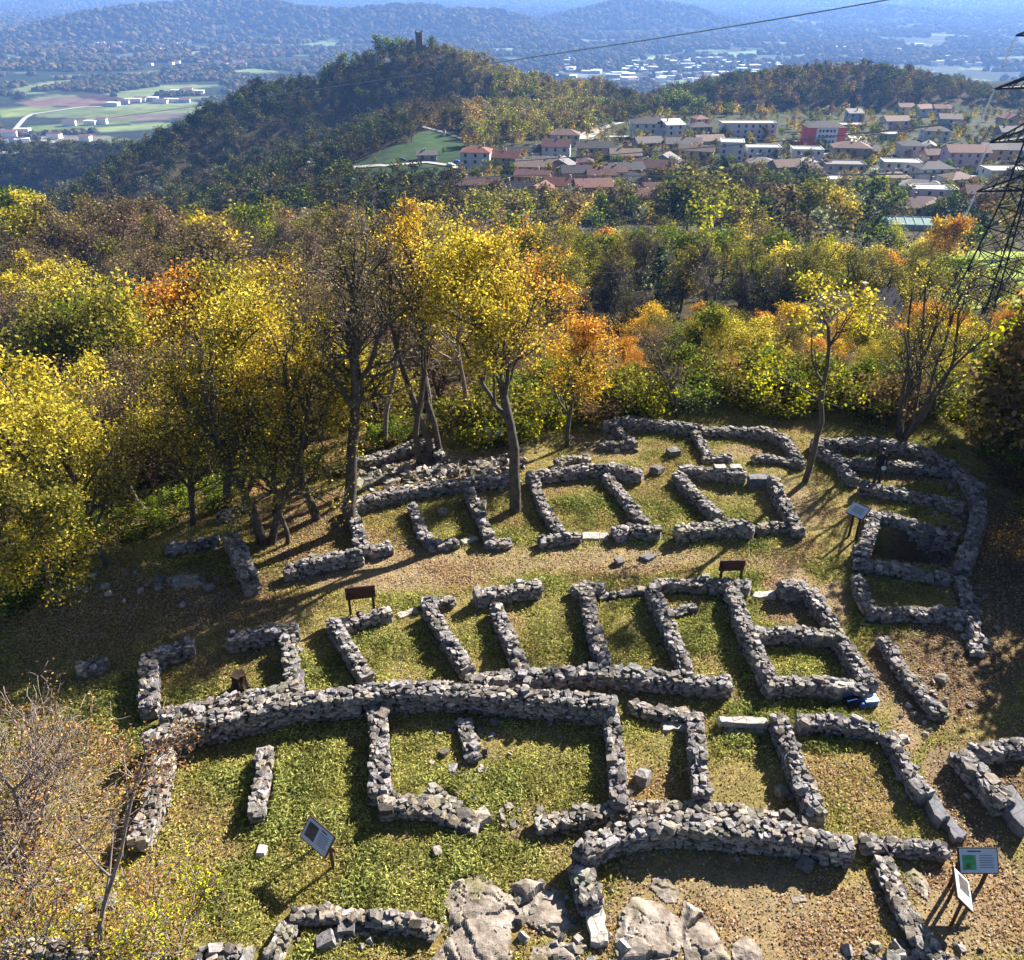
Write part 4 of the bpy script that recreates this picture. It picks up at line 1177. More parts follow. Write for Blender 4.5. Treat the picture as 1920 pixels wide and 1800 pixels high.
NT = near_tree
NT('maple_tree', 'big maple with yellow to orange crown standing among the upper walls', 966, 958, 11.6, (17000, .10, .30, 'yellow', 'orange', lambda c, z: (c[:, 0] * .15 + z * .3 + .16), 1), 11, rad=.27, start=.38, spread=1.0, L1=.40, nchild=1.0, levels=4, trop=.07)
NT('bare_tree', 'thick dark trunk with wide nearly bare crown at the mossy end wall', 655, 990, 12.6, (900, .07, .15, 'olive', 'brown', None, .6), 12, rad=.30, start=.42, spread=.9, L1=.42, nchild=1.15, levels=4, stems=[((0, 0, -.2), (.06, .03, 1), 10.5, .30)])
NT('slim_tree', 'slim bare tree leaning away to the side behind the upper row', 787, 868, 10.8, (700, .07, .15, 'yellow', 'brown', None, .5), 13, rad=.16, start=.45, spread=.62, nchild=1.0, levels=4, stems=[((0, 0, -.2), (-.22, .02, 1), 9, .16)])
NT('slim_tree', 'middle slim tree with a sparse yellowing top behind the upper row', 808, 862, 11.6, (1300, .085, .22, 'yellow', 'olive', None, .6), 14, rad=.17, start=.5, spread=.62, nchild=1.0, levels=4, stems=[((0, 0, -.2), (-.08, 0, 1), 10, .17)])
NT('slim_tree', 'straight slim tree with yellow leaves beside the big maple', 826, 858, 11.3, (3800, .09, .26, 'yellow', 'gold', None, .8), 15, rad=.17, start=.45, spread=.72, nchild=1.0, levels=4, stems=[((0, 0, -.2), (.06, 0, 1), 10, .17)])
NT('maple_tree', 'small orange maple just behind the big maple', 1064, 838, 6.6, (6500, .085, .22, 'gold', 'orange', None, 1), 16, rad=.13, start=.25, spread=1.0, nchild=1.2, levels=3)
NT('young_tree', 'slim single tree with thin yellow green leaves beside the path', 1508, 905, 10.0, (1900, .075, .18, 'lime', 'yellow', None, .6), 17, rad=.15, start=.5, spread=.75, nchild=.9, levels=3, L1=.40)
NT('bare_tree', 'many-stemmed dark bare tree at the edge of the east rooms', 1690, 822, 8.3, (1700, .075, .2, 'olive', 'yellow', None, .5), 18, rad=.10, start=.3, spread=.55, nchild=.9, levels=3,
   stems=[((.15 * math.cos(a), .15 * math.sin(a), -.1), (.34 * math.cos(a) + .16, .34 * math.sin(a), 1), L, .11) for a, L in ((0, 8), (.6, 8.2), (1.5, 7.5), (2.6, 7), (3.7, 7.2), (4.6, 7.5), (5.5, 8))])
NT('bare_tree', 'small bare spreading tree behind the far row', 1268, 785, 4.4, (260, .06, .15, 'brown', None, None, .5), 19, rad=.11, start=.2, spread=1.1, nchild=1.2, levels=4, bark=M_BARK)
NT('broadleaf_tree', 'leaning double trunk with yellow green crown beside the tall stub wall', 500, 1022, 9.0, (9500, .085, .26, 'yellow', 'olive', None, 1), 20, rad=.2, start=.3, spread=.95, nchild=1.0, levels=4,
   stems=[((-.1, 0, -.2), (-.22, .05, 1), 8.2, .22), ((.15, .1, -.2), (.12, .1, 1), 7.4, .17)])
NT('broadleaf_tree', 'tall tree with the brightest golden yellow top above the dark wood', 428, 955, 10.9, (8500, .095, .28, 'gold', 'yellow', None, .9), 21, rad=.2, start=.42, spread=1.0, nchild=1.0, levels=4)
NT('broadleaf_tree', 'yellow tree on the orange leaf carpet, straight dark trunk', 596, 972, 9.0, (9500, .085, .26, 'yellow', 'gold', None, 1), 22, rad=.2, start=.26, spread=.8, nchild=1.05, levels=4)
NT('young_tree', 'thin yellow tree on the leaf carpet between two thicker trunks', 540, 1020, 8.2, (4500, .08, .24, 'olive', 'yellow', None, .9), 23, rad=.1, start=.3, spread=.7, nchild=1.0, levels=3)
NT('young_tree', 'thin shaded trunk with olive leaves behind the leaning double trunk', 514, 965, 8.6, (4000, .085, .26, 'olive', 'yellow', None, .9), 24, rad=.12, start=.3, spread=.8, nchild=1.0, levels=3)
NT('broadleaf_tree', 'yellow green tree over the dark slope above the sunlit flat rocks', 200, 1062, 7.4, (9500, .085, .26, 'olive', 'yellow', None, 1), 25, rad=.13, start=.25, spread=1.05, nchild=1.0, levels=4)
NT('broadleaf_tree', 'golden tree at the picture edge low beside the shadowed slope', 118, 1135, 6.6, (11000, .085, .25, 'yellow', 'olive', None, 1), 26, rad=.14, start=.12, spread=1.0, nchild=1.3, levels=3)
NT('bare_tree', 'pinkish brown half bare tree behind the golden edge tree', 70, 985, 9.4, (5200, .075, .24, 'pink', 'rust', None, .8), 27, rad=.15, start=.2, spread=1.0, nchild=1.15, levels=4)
NT('bare_tree', 'grey bare tree rising from dark ivy in the wood', 240, 935, 9.8, (1500, .075, .2, 'olive', 'brown', None, .4), 28, rad=.16, start=.35, spread=.85, nchild=1.1, levels=4)
NT('ivy_clad_tree', 'dark evergreen ivy clad tree deep in the shaded wood', 300, 945, 9.2, (9500, .09, .28, 'dark', 'green', lambda c, z: z * .5, 1), 29, rad=.15, start=.12, spread=.62, nchild=1.2, levels=3)
NT('broadleaf_tree', 'olive tree with dim inner leaves between ivy and golden top', 360, 985, 7.6, (8500, .085, .28, 'olive', 'yellow', None, 1), 30, rad=.13, start=.2, spread=.95, nchild=1.1, levels=3)
# saplings in the bottom corner
NT('sapling', 'tall thin sapling with pink orange leaves in the bottom corner', 60, 1700, 7.8, (4200, .05, .2, 'sapling', 'rust', None, .9), 31, rad=.07, start=.1, spread=.85, nchild=1.0, levels=3, bark=M_BARKPALE, group='saplings in the bottom corner', L1=.5, stems=[((0, 0, -.2), (.16, .02, 1), 6.4, .08), ((.1, .1, -.2), (.2, .05, 1), 4.6, .05)])
NT('sapling', 'crooked pale sapling with few pink leaves beside the thick wall', 190, 1806, 7.6, (2200, .05, .2, 'sapling', 'rust', None, .9), 32, rad=.06, start=.3, spread=.7, nchild=.9, levels=3, bark=M_BARKPALE, group='saplings in the bottom corner', stems=[((0, 0, -.2), (.06, .05, 1), 6.0, .07)], wander=.07, L1=.34)
NT('twiggy_bush', 'wide twiggy bush with yellow pink leaves at the bottom edge', 330, 1790, 2.6, (4200, .035, .14, 'sapling', 'lime', None, .8), 33, rad=.04, start=.1, spread=1.0, nchild=.9, levels=3, bark=M_BARKPALE, cat='bush', group='saplings in the bottom corner', L1=.5,
   stems=[((0, 0, -.1), (.8 * math.cos(a), .8 * math.sin(a), 1), 2.4, .035) for a in (.2, 1.2, 2.3, 3.2, 4.2, 5.3)])
NT('twiggy_bush', 'low yellowish thicket of twigs between the two saplings', 70, 1790, 3.0, (4200, .035, .16, 'lime', 'sapling', None, .8), 34, rad=.04, start=.1, spread=1.0, nchild=.9, levels=3, bark=M_BARKPALE, cat='bush', group='saplings in the bottom corner', L1=.5,
   stems=[((0, 0, -.1), (.7 * math.cos(a), .7 * math.sin(a), 1), 2.6, .035) for a in (.5, 1.6, 2.6, 3.6, 4.6, 5.7)])
NT('twiggy_bush', 'reddish leaved bush at the shaded picture edge beside the ring wall', 1905, 1085, 2.2, (1300, .05, .16, 'rust', 'orange', None, .8), 35, rad=.04, start=.1, spread=1.0, nchild=.9, levels=3, cat='bush', L1=.5,
   stems=[((0, 0, -.1), (.5 * math.cos(a), .5 * math.sin(a), 1), 2.0, .035) for a in (.5, 1.6, 2.6, 3.6, 4.6, 5.7)])
# trees of the shaded east slope, mostly outside the picture, whose shade lies on the dark soil
for k, (tx, ty, hh, n, lb) in enumerate([(26.5, 33.5, 10, 6000, 'dark brown tree at the picture edge above the ring wall'), (29.5, 29, 11, 6500, 'shady brown tree beside the lower slope at the picture edge'), (33, 35, 12, 7000, 'tall brown tree behind the shady slope'), (30, 24.5, 9, 4500, 'brown tree over the bare dark soil'), (34.5, 27.5, 11, 5500, 'outer brown tree of the shady slope'), (29, 40.5, 9, 4500, 'yellow brown tree at the picture edge beyond the ring wall'), (27.5, 22, 10, 5500, 'brown tree beside the lower path slope'), (27, 18, 9, 4500, 'low brown tree beside the two signs slope'), (25.6, 30.4, 8, 6000, 'dense brown tree of the shady slope level with the cellar'), (25.4, 26.6, 8, 6000, 'dense brown tree of the shady slope level with the grassy east room'), (25.2, 22.8, 7.5, 6000, 'dense brown tree of the shady slope level with the bare soil'), (25.6, 36.4, 8, 6000, 'dense brown tree of the shady slope above the ring wall')]):
    d = project(tx, ty, hz(tx, ty))
    NT('broadleaf_tree', lb, float(d[0]), float(d[1]), hh * 1.1, (n * 2, .17, .45, 'brown', 'rust' if k < 5 else 'lime', None, .9), 60 + k, rad=.17, start=.16, spread=.95, nchild=1.2, levels=3, group='trees of the shady east slope')
NT('bare_tree', 'tall pale twigged bare tree between the thick trunk and the slim trees', 722, 838, 11.0, (700, .06, .15, 'pink', 'brown', None, .5), 81, rad=.14, start=.4, spread=.8, nchild=1.05, levels=4, bark=M_BARKPALE)
NT('bare_tree', 'tall pale twigged bare tree directly behind the three slim trees', 800, 812, 12.0, (900, .06, .15, 'pink', 'yellow', None, .5), 82, rad=.15, start=.4, spread=.85, nchild=1.05, levels=4, bark=M_BARKPALE)
NT('bare_tree', 'pale twigged bare tree just behind the big maple, on its inner side', 885, 808, 11.4, (900, .06, .15, 'brown', 'yellow', None, .5), 83, rad=.14, start=.4, spread=.8, nchild=1.05, levels=4, bark=M_BARKPALE)
print('near trees')

# ---------------------------------------------------------------- trees of the wood: a few grown kinds, copied
def proto(kind, seed, H_, leaves, size, sg, p1, p2=None, keep=1.0, shape='round', lod=1.0, **kw):
    r = np.random.default_rng(seed)
    if shape == 'conifer':
        segs = [(np.array([0, 0, z0]), np.array([0, 0, z0 + H_ / 8]), .02 * H_ * (1 - z0 / H_) + .02, .02 * H_ * (1 - z0 / H_) + .01) for z0 in np.linspace(0, H_ * .875, 8)]
        pts = []
        for zf in np.linspace(.1, .99, 22):
            R_ = H_ * kw.get('wide', .22) * (1 - zf) ** .85 + .1
            for _ in range(int(9 + 14 * (1 - zf))):
                a = r.random() * 6.283; q = math.sqrt(r.random())
                pts.append([R_ * q * math.cos(a), R_ * q * math.sin(a), H_ * zf - q * R_ * .35])
        tips = np.array(pts)
    else:
        stems = kw.pop('stems', None) or [((0, 0, -.5), (r.normal(0, .05), r.normal(0, .05), 1), H_ * .8, H_ * .018)]
        kw.setdefault('levels', 3)
        segs, tips = grow(r, stems, H_, minr=.012 if lod >= 1 else .03, **kw)
        f = H_ / max(s[1][2] for s in segs)
        segs = [(a * f, c * f, r0, r1) for a, c, r0, r1 in segs]; tips = tips * f
    V, Q, c = crown_arrays(r, tips, leaves, size, sg, p1, p2, keep=keep, clump=.3)
    return dict(kind=kind, H=H_, segs=segs, V=V, Q=Q, c=c, conifer=shape == 'conifer')

def proto_meshes(p):
    if 'tm' not in p:
        t = seg_mesh('trunk', p['segs'], M_BARK, None, (5, 3, 3)); p['tm'] = t.data; COL.objects.unlink(t); bpy.data.objects.remove(t)
        c = mesh('crown', p['V'], p['Q'], None, M_LEAF, p['c']); p['cm'] = c.data; COL.objects.unlink(c); bpy.data.objects.remove(c)
    return p['tm'], p['cm']

PR = {}; PRN = {}
def addp(key, seed, H_, leaves, size, sg, p1, p2=None, **k):
    PR.setdefault(key, []).append(proto(key, seed, H_, leaves, size, sg, p1, p2, **dict(k)))
    if not key.endswith('bush'): PRN.setdefault(key, []).append(proto(key, seed, H_, int(leaves * 3), size * .48, sg * .8, p1, p2, **dict(k)))
for s in range(2):
    addp('yellow', 100 + s, 12, 2600, .22, .45, 'yellow', 'olive', start=.25, spread=.9)
    addp('olive', 110 + s, 12, 2600, .22, .45, 'olive', 'yellow', start=.22, spread=.9)
    addp('green', 120 + s, 12, 3000, .24, .5, 'green', 'olive', start=.2, spread=1.0)
    addp('orange', 130 + s, 10, 2400, .22, .42, 'orange', 'gold', start=.22, spread=.95)
    addp('pink', 140 + s, 12, 1700, .17, .4, 'pink', 'brown', keep=.7, start=.25, spread=1.0, nchild=1.2)
    addp('bare', 150 + s, 13, 420, .15, .35, 'sage', 'brown', keep=.4, start=.3, spread=.75, nchild=1.35, levels=4)
    addp('brown', 160 + s, 12, 1800, .19, .42, 'brown', 'olive', keep=.8, start=.25, spread=.9, nchild=1.1)
for key_, p1_, p2_, kp_ in (('yellow', 'yellow', 'olive', .85), ('olive', 'olive', 'lime', .85), ('brown', 'brown', 'olive', .8), ('green', 'green', 'olive', .9), ('pink', 'pink', 'brown', .6)):
    for s in range(2):
        PR.setdefault('slender_' + key_, []).append(proto(key_, 400 + s, 14, 2400, .17, .42, p1_, p2_, keep=kp_, start=.22, spread=.66, nchild=1.2))
addp('red', 170, 9, 2000, .2, .4, 'red', 'orange', start=.2, spread=1.0)
addp('dark', 180, 10, 3000, .22, .45, 'dark', 'green', start=.12, spread=.8)
addp('lime', 185, 11, 3200, .22, .5, 'lime', 'green', start=.18, spread=1.1); addp('lime', 186, 11, 3000, .22, .5, 'lime', 'yellow', start=.18, spread=1.1)
addp('pine', 190, 15, 2400, .28, .25, 'pine', None, shape='conifer', wide=.26)
addp('cedar', 191, 16, 2600, .28, .25, 'sage', 'pine', shape='conifer', wide=.30)
addp('gold', 195, 11, 2600, .22, .45, 'gold', 'orange', start=.2, spread=.9)
def bush_proto(key, seed, H_, p1, p2, n=2800, size=.085):
    addp(key, seed, H_, n, size, .28, p1, p2, levels=2, start=.0, spread=1.2, nchild=1.3, stems=[((0, 0, -.2), (.8 * math.cos(a), .8 * math.sin(a), 1), H_, .03) for a in np.arange(7) * .9])
bush_proto('sagebush', 200, 2.4, 'sage', 'green'); bush_proto('limebush', 201, 2.2, 'lime', 'olive'); bush_proto('brownbush', 202, 2.4, 'brown', 'rust', 2000); bush_proto('darkbush', 203, 2.6, 'dark', 'green'); bush_proto('goldbush', 204, 2.2, 'gold', 'olive'); bush_proto('redbush', 205, 2.6, 'red', 'orange')
WORDS = {'yellow': ('yellow', 'broadleaf_tree'), 'olive': ('olive green', 'broadleaf_tree'), 'green': ('bushy green', 'broadleaf_tree'), 'orange': ('orange', 'broadleaf_tree'), 'pink': ('pinkish half-bare', 'broadleaf_tree'),
         'bare': ('bare grey', 'bare_tree'), 'brown': ('brown leaved', 'broadleaf_tree'), 'red': ('red leaved', 'broadleaf_tree'), 'dark': ('dark evergreen', 'evergreen_tree'), 'lime': ('lime green', 'broadleaf_tree'),
         'pine': ('dark conical', 'conifer_tree'), 'cedar': ('pale conical', 'conifer_tree'), 'gold': ('golden', 'broadleaf_tree'),
         'sagebush': ('pale sage', 'bush'), 'limebush': ('light green', 'bush'), 'brownbush': ('twiggy brown', 'bush'), 'darkbush': ('dark green', 'bush'), 'goldbush': ('golden', 'bush'), 'redbush': ('red orange', 'bush')}
TREES = []       # dicts waiting to become things or part of the forest mass
pick = np.random.default_rng(77)
def plant(kind, x, y, h, zone, z=None):
    if kind.endswith('bush') and h > 3.4: kind = {'sagebush': 'olive', 'limebush': 'lime', 'darkbush': 'dark', 'goldbush': 'gold', 'brownbush': 'brown', 'redbush': 'red'}[kind]
    src = PRN if (y < 95 and kind in PRN) else PR
    key = 'slender_' + kind if (100 < y < 205 and x > 5 and 'slender_' + kind in PR) else kind
    p = src[key][pick.integers(0, len(src[key]))]
    z = hz(x, y) if z is None else z
    sx, sy, dep = project(x, y, z + h * .6)
    TREES.append(dict(kind=kind, p=p, x=x, y=y, z=z, h=h, zone=zone, sx=float(sx), sy=float(sy), app=h / float(dep), rz=pick.random() * 6.283))

def at_top(px, py, Y, kind, zone, hmin=3, hmax=22):
    """a tree at distance Y whose top stands at one pixel"""
    q = at_y(px, py, Y); zg = hz(q[0], Y)
    if kind.endswith('bush') and q[2] - zg > 3.4: kind = {'sagebush': 'olive', 'limebush': 'lime', 'darkbush': 'dark', 'goldbush': 'gold', 'brownbush': 'brown', 'redbush': 'red'}[kind]
    plant(kind, q[0], Y, float(np.clip(q[2] - zg, hmin, hmax)), zone, zg)

ZW = 'in the wood below the ruins'; ZM = 'in the row of trees before the village'; ZV = 'among the village houses'; ZB = 'behind the village'; ZS = 'on the scrub slope beyond the far row of walls'; ZH = 'on the wooded hill'
for a in [(1080, 432, 150, 'pink'), (1130, 412, 165, 'bare'), (1180, 420, 155, 'bare'), (1112, 455, 140, 'olive'), (1165, 450, 140, 'yellow'), (1210, 440, 150, 'olive'), (1250, 428, 160, 'green'), (1240, 462, 122, 'cedar'), (1285, 430, 165, 'yellow'),
          (1335, 422, 150, 'olive'), (1350, 455, 140, 'bare'), (1385, 425, 155, 'brown'), (1430, 408, 165, 'pink'), (1440, 440, 145, 'bare'), (1480, 430, 150, 'brown'), (1530, 445, 140, 'olive'), (1560, 470, 130, 'bare'), (1610, 480, 130, 'bare'), (1650, 470, 125, 'bare'), (1685, 480, 135, 'brown'), (1600, 500, 120, 'brown'), (1500, 470, 125, 'bare'),
          (1480, 345, 235, 'olive'), (1530, 335, 230, 'green'), (1580, 345, 225, 'olive'), (1620, 355, 225, 'bare'), (1635, 385, 215, 'green'), (1440, 360, 235, 'green'), (1395, 345, 240, 'lime'), (1300, 318, 262, 'lime'), (1345, 318, 268, 'lime'), (1270, 342, 258, 'green'), (1330, 345, 250, 'lime'), (1385, 378, 235, 'gold'), (1430, 385, 225, 'yellow'), (1555, 385, 210, 'bare'), (1500, 392, 205, 'olive'),
          (1062, 364, 270, 'orange'), (1110, 388, 250, 'dark'), (1150, 392, 245, 'green'), (1220, 375, 262, 'yellow'), (1245, 378, 255, 'yellow'), (1200, 385, 255, 'bare'), (1250, 405, 225, 'lime'), (1020, 385, 245, 'brown'), (985, 395, 235, 'bare'), (940, 388, 245, 'pink'), (955, 395, 230, 'pine'),
          (1645, 325, 300, 'pine'), (1675, 345, 290, 'dark'), (1700, 420, 200, 'olive'), (1740, 425, 200, 'yellow'), (1765, 405, 190, 'orange'), (1795, 402, 190, 'gold'), (1830, 405, 205, 'dark'), (1860, 398, 210, 'green'), (1660, 420, 205, 'pine'), (1720, 440, 190, 'lime'), (1900, 400, 215, 'olive'), (1880, 420, 200, 'brown'), (1850, 335, 330, 'orange'), (1890, 372, 260, 'yellow')]:
    at_top(*a, ZM)
# village trees
for a in [(1168, 204, 560, 'lime'), (1182, 230, 520, 'yellow'), (1285, 215, 560, 'lime'), (1190, 196, 600, 'olive'), (1210, 200, 610, 'yellow'), (920, 275, 470, 'pine'), (945, 315, 410, 'orange'), (965, 322, 400, 'gold'), (960, 255, 510, 'bare'), (1005, 256, 500, 'olive'), (930, 222, 560, 'brown'), (945, 255, 500, 'brown'), (1080, 322, 400, 'lime'), (1128, 322, 400, 'yellow'), (1115, 300, 430, 'green'), (1170, 245, 500, 'olive'), (1140, 252, 505, 'gold'),
          (1482, 220, 540, 'gold'), (1508, 226, 540, 'pine'), (1385, 188, 620, 'orange'), (1565, 194, 600, 'pink'), (1590, 192, 610, 'red'), (1612, 200, 600, 'red'), (1636, 214, 540, 'red'), (1645, 230, 520, 'orange'), (1652, 262, 480, 'dark'), (1690, 278, 440, 'gold'), (1698, 285, 430, 'yellow'), (1675, 274, 450, 'orange'), (1722, 224, 560, 'lime'), (1710, 252, 520, 'dark'), (1830, 206, 590, 'gold'), (1835, 203, 600, 'lime'), (1850, 220, 560, 'brown'), (1800, 205, 600, 'dark'), (1795, 248, 510, 'dark'), (1770, 205, 610, 'pine'), (1690, 200, 620, 'olive'), (1625, 270, 470, 'yellow'),
          (1530, 305, 390, 'pine'), (1545, 325, 350, 'olive'), (1572, 318, 360, 'orange'), (1470, 318, 380, 'orange'), (1555, 322, 345, 'gold'), (1420, 318, 380, 'green'), (1395, 310, 390, 'lime'), (1365, 305, 390, 'lime'), (1730, 292, 420, 'lime'), (1810, 335, 360, 'dark'), (1845, 250, 510, 'olive'), (1880, 215, 580, 'olive'), (1895, 222, 570, 'gold'), (1740, 215, 600, 'brown'), (1660, 205, 610, 'bare'), (1885, 290, 440, 'brown'), (1870, 245, 520, 'lime'),
          (1255, 163, 640, 'pine'), (1270, 170, 630, 'pine'), (1282, 165, 640, 'pine'), (1296, 172, 630, 'pine'), (1310, 178, 620, 'pine'), (1242, 178, 620, 'pine'), (1345, 185, 610, 'red'), (1425, 190, 610, 'red'), (1450, 192, 600, 'gold'), (1330, 190, 600, 'brown'), (1365, 192, 600, 'dark'), (1400, 200, 590, 'green'), (1515, 200, 590, 'dark'), (1545, 205, 580, 'dark'), (1460, 205, 580, 'olive'),
          (705, 316, 420, 'brown'), (748, 320, 410, 'brown'), (830, 300, 440, 'dark'), (655, 318, 430, 'olive'), (610, 295, 465, 'green')]:
    at_top(*a, ZV, 3.5, 20)
# hill-top trees seen against the valley
for a in [(704, 64, 708, 'pine'), (745, 66, 716, 'pine'), (735, 68, 718, 'dark'), (816, 66, 722, 'pine'), (648, 97, 690, 'pine'), (610, 115, 682, 'pine'), (630, 116, 684, 'orange'), (770, 72, 718, 'olive'), (850, 80, 714, 'brown')]:
    at_top(*a, ZH, 7, 20)
# big single trees in the near wood
for a in [(215, 474, 68, 'lime'), (262, 482, 66, 'lime'), (30, 478, 66, 'green'), (75, 500, 64, 'green'), (20, 430, 88, 'olive'), (165, 490, 64, 'green'), (540, 482, 72, 'pink'), (505, 487, 80, 'orange'), (470, 520, 60, 'olive'), (345, 495, 62, 'gold'), (420, 490, 60, 'yellow'), (610, 520, 62, 'pink'), (560, 520, 60, 'olive'),
          (480, 385, 190, 'lime'), (505, 380, 200, 'green'), (440, 378, 205, 'lime'), (380, 372, 150, 'olive'), (400, 380, 140, 'pink'), (95, 362, 170, 'olive'), (70, 365, 160, 'pink'), (230, 342, 175, 'pink'), (270, 345, 170, 'pink'), (200, 352, 168, 'pink'), (20, 355, 200, 'lime'), (10, 345, 215, 'green'), (130, 365, 190, 'yellow'), (600, 375, 190, 'yellow'), (640, 380, 170, 'pink'), (580, 385, 180, 'brown'), (760, 372, 190, 'orange'), (700, 385, 170, 'bare'), (820, 385, 170, 'olive'), (690, 380, 175, 'pine'), (1170, 520, 90, 'bare'),
          (1700, 590, 60, 'yellow'), (1740, 600, 60, 'olive'), (1780, 625, 58, 'brown'), (1660, 575, 66, 'olive'), (1885, 622, 52, 'lime'), (1915, 612, 53, 'yellow'), (1850, 655, 50, 'lime'), (1900, 650, 48, 'yellow'), (1820, 660, 50, 'olive'), (1770, 640, 52, 'yellow')]:
    at_top(*a, ZW, 3.5, 17)
# scrub slope directly beyond the walls: bushes and young trees
for a in [(1190, 660, 50, 'red'), (1165, 680, 48, 'orange'), (1230, 690, 48, 'redbush'), (1140, 640, 56, 'pink'), (1420, 710, 47, 'goldbush'), (1425, 700, 50, 'gold'), (1400, 735, 44, 'darkbush'), (1375, 745, 43, 'darkbush'), (1440, 755, 43, 'sagebush'), (1300, 575, 62, 'dark'), (1340, 575, 64, 'sagebush'), (1150, 770, 42, 'sagebush'), (1180, 765, 42.5, 'limebush'), (1220, 762, 43, 'limebush'), (1330, 765, 43, 'limebush'), (1490, 770, 43, 'sagebush'), (1540, 745, 45, 'sagebush'), (1580, 740, 46, 'limebush'), (1620, 770, 43.5, 'limebush'), (1560, 780, 42.5, 'goldbush'), (1470, 735, 47, 'sagebush'), (1120, 745, 43, 'darkbush'), (880, 775, 40, 'sagebush'), (850, 785, 39.5, 'darkbush'), (910, 780, 40.5, 'limebush'), (720, 800, 37.5, 'darkbush'), (690, 810, 37, 'darkbush'), (760, 790, 38.5, 'darkbush'), (620, 850, 34.5, 'darkbush'), (1640, 745, 45, 'limebush'), (1750, 790, 42, 'limebush'), (1790, 770, 42, 'goldbush'), (1830, 800, 40, 'limebush'), (1870, 780, 40, 'olive'), (1840, 690, 44, 'yellow'), (1890, 740, 41, 'lime'), (1780, 700, 45, 'olive'), (1905, 850, 36, 'brown'), (1915, 800, 38, 'olive'), (1860, 830, 38.5, 'brownbush'), (1820, 790, 41, 'goldbush'), (1800, 720, 46, 'yellow'), (1850, 720, 45, 'yellow'), (1310, 690, 49, 'olive'), (1270, 660, 54, 'yellow'), (1480, 660, 54, 'olive'), (1540, 640, 56, 'pink'), (1590, 660, 54, 'pink'), (1370, 650, 55, 'olive'), (1430, 640, 57, 'olive'), (1340, 640, 56, 'brown'), (1100, 680, 50, 'olive'), (1640, 650, 54, 'olive'), (560, 905, 34, 'darkbush'), (390, 975, 32, 'darkbush'), (330, 1000, 31, 'darkbush'), (30, 1010, 27, 'dark'), (60, 960, 29, 'olive'), (100, 940, 30, 'dark'), (20, 900, 30, 'brown'), (150, 930, 31, 'dark'), (10, 1080, 25, 'darkbush'), (290, 960, 32, 'dark'), (400, 930, 34, 'dark'), (60, 1060, 26.5, 'darkbush'), (1280, 590, 70, 'brown'), (1240, 600, 66, 'pink'), (1390, 600, 70, 'yellow'), (1470, 600, 68, 'brown'), (1560, 600, 72, 'pink'), (1330, 610, 66, 'orange'), (260, 1015, 30, 'darkbush'), (120, 1050, 27.5, 'brownbush'), (160, 1000, 30, 'darkbush'), (420, 900, 35, 'darkbush'), (480, 880, 36, 'dark'), (350, 900, 35, 'olive'), (560, 840, 38, 'olive'), (640, 800, 40, 'brown')]:
    at_top(*a, ZS, 1.2, 9)
HPX = [(893, 240), (893, 322), (950, 320), (985, 296), (1044, 298), (1060, 274), (1115, 300), (1005, 316), (1012, 338), (1052, 336), (878, 374), (912, 374), (965, 384), (1012, 388), (1058, 376), (1112, 378), (1000, 358), (1127, 356), (1080, 350), (1097, 328), (1222, 262), (1262, 265), (1173, 315), (1190, 284), (1215, 290), (1282, 292), (1313, 242), (1312, 258), (1172, 344), (1232, 340), (1153, 348), (1195, 366), (1188, 398), (1228, 384), (1250, 316), (1308, 306), (1330, 286), (1402, 262), (1374, 302), (1432, 300), (1430, 318), (1485, 277), (1515, 304), (1512, 316), (1473, 338), (1514, 340), (1584, 334), (1598, 300), (1560, 350), (1604, 230), (1598, 244), (1640, 294), (1680, 246), (1674, 262), (1756, 266), (1782, 242), (1712, 296), (1748, 292), (1758, 314), (1812, 322), (1858, 316), (1692, 330), (1683, 346), (1752, 342), (1797, 362), (1735, 364), (1752, 384), (1676, 404), (1702, 404), (1740, 398), (1762, 408), (1796, 402), (1838, 392), (1888, 346), (1892, 304), (1895, 268), (1898, 242), (1698, 217), (1732, 220), (1766, 220), (800, 302), (1545, 281)]   # where the village houses stand
# random filling of the wood, kept below the canopy line of the photograph
LIM = [(-200, 365), (0, 360), (200, 350), (330, 370), (500, 385), (700, 388), (850, 412), (1000, 418), (1200, 424), (1400, 428), (1600, 450), (1700, 470), (1920, 480), (2200, 480)]
def canopy_limit(px, Y):
    l = np.interp(px, [a for a, b in LIM], [b for a, b in LIM])
    if px > 1040:
        if Y < 64: l = max(l, 625 - 6 * (64 - Y) * 0)
        elif Y < 118: l = max(l, 560)
    else:
        if Y < 60: l = max(l, 560 + (60 - Y) * 4)
        elif Y < 100: l = max(l, 470)
    return l
r = np.random.default_rng(99)
cands = []
Y = 20.0
while Y < 292:
    step = 4.6 + Y * .020
    wid = Y * .72 + 24
    for X in np.arange(-wid, wid, step):
        cands.append((X + r.normal(0, step * .3), Y + r.normal(0, step * .3)))
    Y += step * .95
for i in range(60):
    cands.append((r.uniform(4, 95), r.uniform(116, 190)))
occ = np.array([(t['x'], t['y']) for t in TREES])
MEADOW = MIDP[3][0]; VILL = MIDP[2][0]; HM = MIDP[0][0]
K_L = ['pink', 'pink', 'bare', 'pink', 'brown', 'pink', 'olive', 'pink', 'yellow']
K_R = ['olive', 'yellow', 'bare', 'green', 'yellow', 'lime', 'bare', 'gold', 'pink']
K_S = ['olive', 'yellow', 'pink', 'brown', 'pink', 'goldbush', 'olive', 'brownbush', 'orange', 'brown', 'sagebush']
